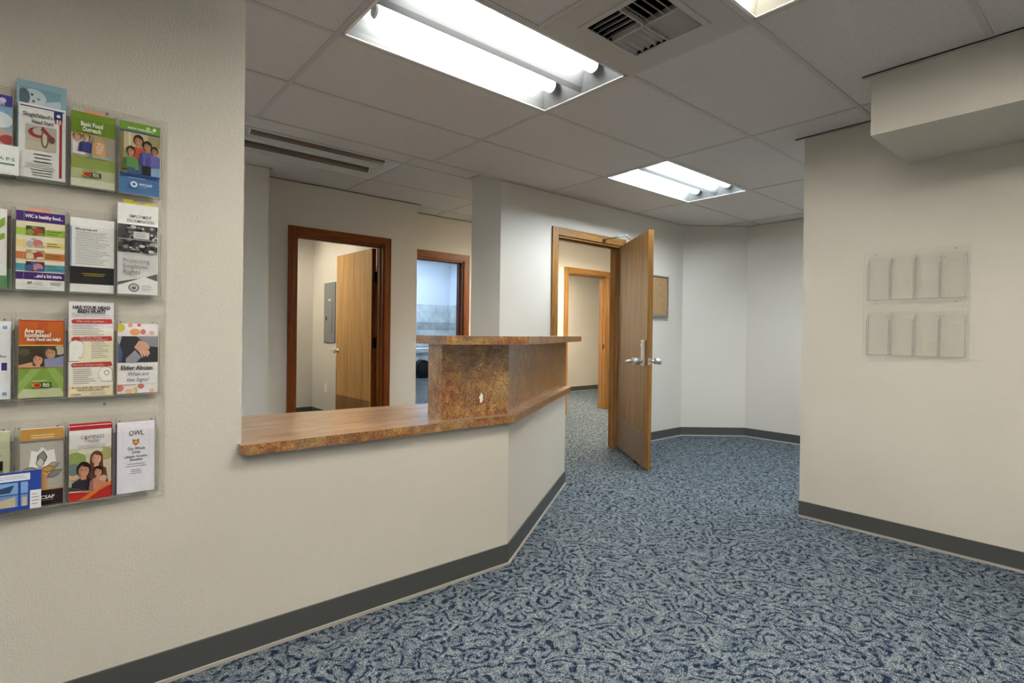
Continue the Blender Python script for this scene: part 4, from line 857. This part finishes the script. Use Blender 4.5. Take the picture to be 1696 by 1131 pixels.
brochure(-1.04, -0.934, Z4-0.001, Z4+0.106, [('r', 0, 0, 1, 1, '#28479e'), ('r', 0, 0.76, 0.78, 0.94, '#e6e8ec'), ('l', 0.2, 0.75, 0.8, 0.9, 2, '#8a94b4'), ('r', 0.05, 0.43, 0.55, 0.72, '#7fa6d6'), ('p', [(0.15, 0.46), (0.2, 0.6), (0.48, 0.66), (0.4, 0.47)], '#2c4460'), ('r', 0.6, 0.43, 0.74, 0.72, '#7fa6d6'), ('r', 0.05, 0.1, 0.55, 0.40, '#6f93c4'), ('p', [(0.08, 0.1), (0.08, 0.26), (0.5, 0.36), (0.5, 0.1)], '#c0b294'), ('r', 0.6, 0.1, 0.74, 0.40, '#6f93c4'), ('r', 0.63, 0.1, 0.72, 0.33, '#c0b294'), ('r', 0.78, 0.0, 1.0, 0.48, '#e3e3e3'), ('l', 0.81, 0.97, 0.08, 0.42, 4, '#9a9a9c')],
    'small blue card with building pictures, front of the bottom rack row', front=-0.2578, thick=0.0012, name='card')
fam = [('clip', 0, 0.12, 1, 0.70), ('r', 0, 0.12, 1, 0.70, '#c9c7a8'), ('e', 0.15, 0.55, 0.25, 0.10, '#8fa05a'), ('e', 0.85, 0.6, 0.22, 0.09, '#a9a66a'), ('e', 0.5, 0.66, 0.3, 0.05, '#d9d6c2'), ('e', 0.1, 0.42, 0.16, 0.08, '#6c7f80')] + person(0.64, 0.545, 0.075, '#dca88a', '#6a3a20', '#6f4038', True) + person(0.34, 0.40, 0.085, '#c88e6c', '#1d1512', '#1f1d2c') + person(0.68, 0.36, 0.060, '#d09a78', '#1d1512', '#c98a70') + [('e', 0.13, 0.315, 0.10, 0.035, '#d0a488'), ('e', 0.80, 0.27, 0.10, 0.04, '#d6a88c'), ('p', [(0, 0.12), (0, 0.2), (0.5, 0.12)], '#4a4038'), ('clip', 0, 0, 1, 1)]
brochure(-0.874, -0.776, Z4-0.002, Z4+HB-0.001, [('r', 0, 0, 1, 1, '#e2dedb'), ('r', 0, 0.945, 1, 1, '#b3232b')] + fam + [('p', [(0, 0), (1, 0), (1, 0.2), (0.8, 0.12), (0.5, 0.1), (0.25, 0.13), (0, 0.14)], '#b5241f'), ('p', [(0.2, 0.0), (0.42, 0.0), (0.75, 0.12), (1, 0.17), (1, 0.22), (0.6, 0.12)], '#d9762a'), ('p', [(0, 0.135), (0.3, 0.125), (0.5, 0.09), (0.3, 0.115), (0, 0.125)], '#f0e8e0'),
    ('t', 0.54, 0.845, 'COMPASS', 0.068, '#5c5654', 0.0, 'CENTER', 0.0, 0.56), ('t', 0.56, 0.79, 'Health', 0.06, '#5c5654', 0.0, 'CENTER', 0.0, 0.26), ('p', [(0.38, 0.87), (0.41, 0.84), (0.33, 0.76), (0.36, 0.80)], '#b5313a'), ('l', 0.12, 0.94, 0.69, 0.75, 3, '#7a7472', 1)],
    'red and white family health brochure with three smiling people, bottom rack row', backs=((0.0025, 0.003, 0.0, '#9c1c26'), (0.0, 0.006, 0.0015, '#b3232b')))
brochure(-0.762, -0.667, Z4-0.002, Z4+HB-0.002, [('r', 0, 0, 1, 1, '#e4e2ea'), ('r', 0.14, 0.42, 0.86, 0.905, '#b7b4bc'), ('r', 0.145, 0.423, 0.855, 0.902, '#e4e2ea'), ('t', 0.5, 0.845, 'OWL', 0.098, '#3a3840', 0.006, 'CENTER', 0.0, 0.40), ('e', 0.49, 0.715, 0.09, 0.035, '#b5772e'), ('p', [(0.40, 0.73), (0.40, 0.765), (0.46, 0.75), (0.53, 0.75), (0.58, 0.765), (0.58, 0.73)], '#8a6a2c'), ('e', 0.49, 0.72, 0.045, 0.016, '#d9b46a'), ('p', [(0.44, 0.685), (0.49, 0.665), (0.54, 0.685)], '#c0572a'),
    ('t', 0.5, 0.625, 'Our Whole', 0.062, '#45434b', 0.01, 'CENTER', 0.12, 0.46), ('t', 0.5, 0.575, 'Lives', 0.062, '#45434b', 0.01, 'CENTER', 0.12, 0.22), ('t', 0.5, 0.515, 'Lifespan Sexuality', 0.048, '#55535b', 0.01, 'CENTER', 0.0, 0.62), ('t', 0.5, 0.47, 'Education', 0.048, '#55535b', 0.01, 'CENTER', 0.0, 0.34), ('l', 0.18, 0.82, 0.36, 0.42, 2, '#85838a', 1), ('l', 0.3, 0.7, 0.26, 0.34, 3, '#85838a', 1)],
    'plain white brochure with a small owl emblem, bottom rack row', backs=((-0.0032, -0.004, 0.0, '#3a2a5a'),))
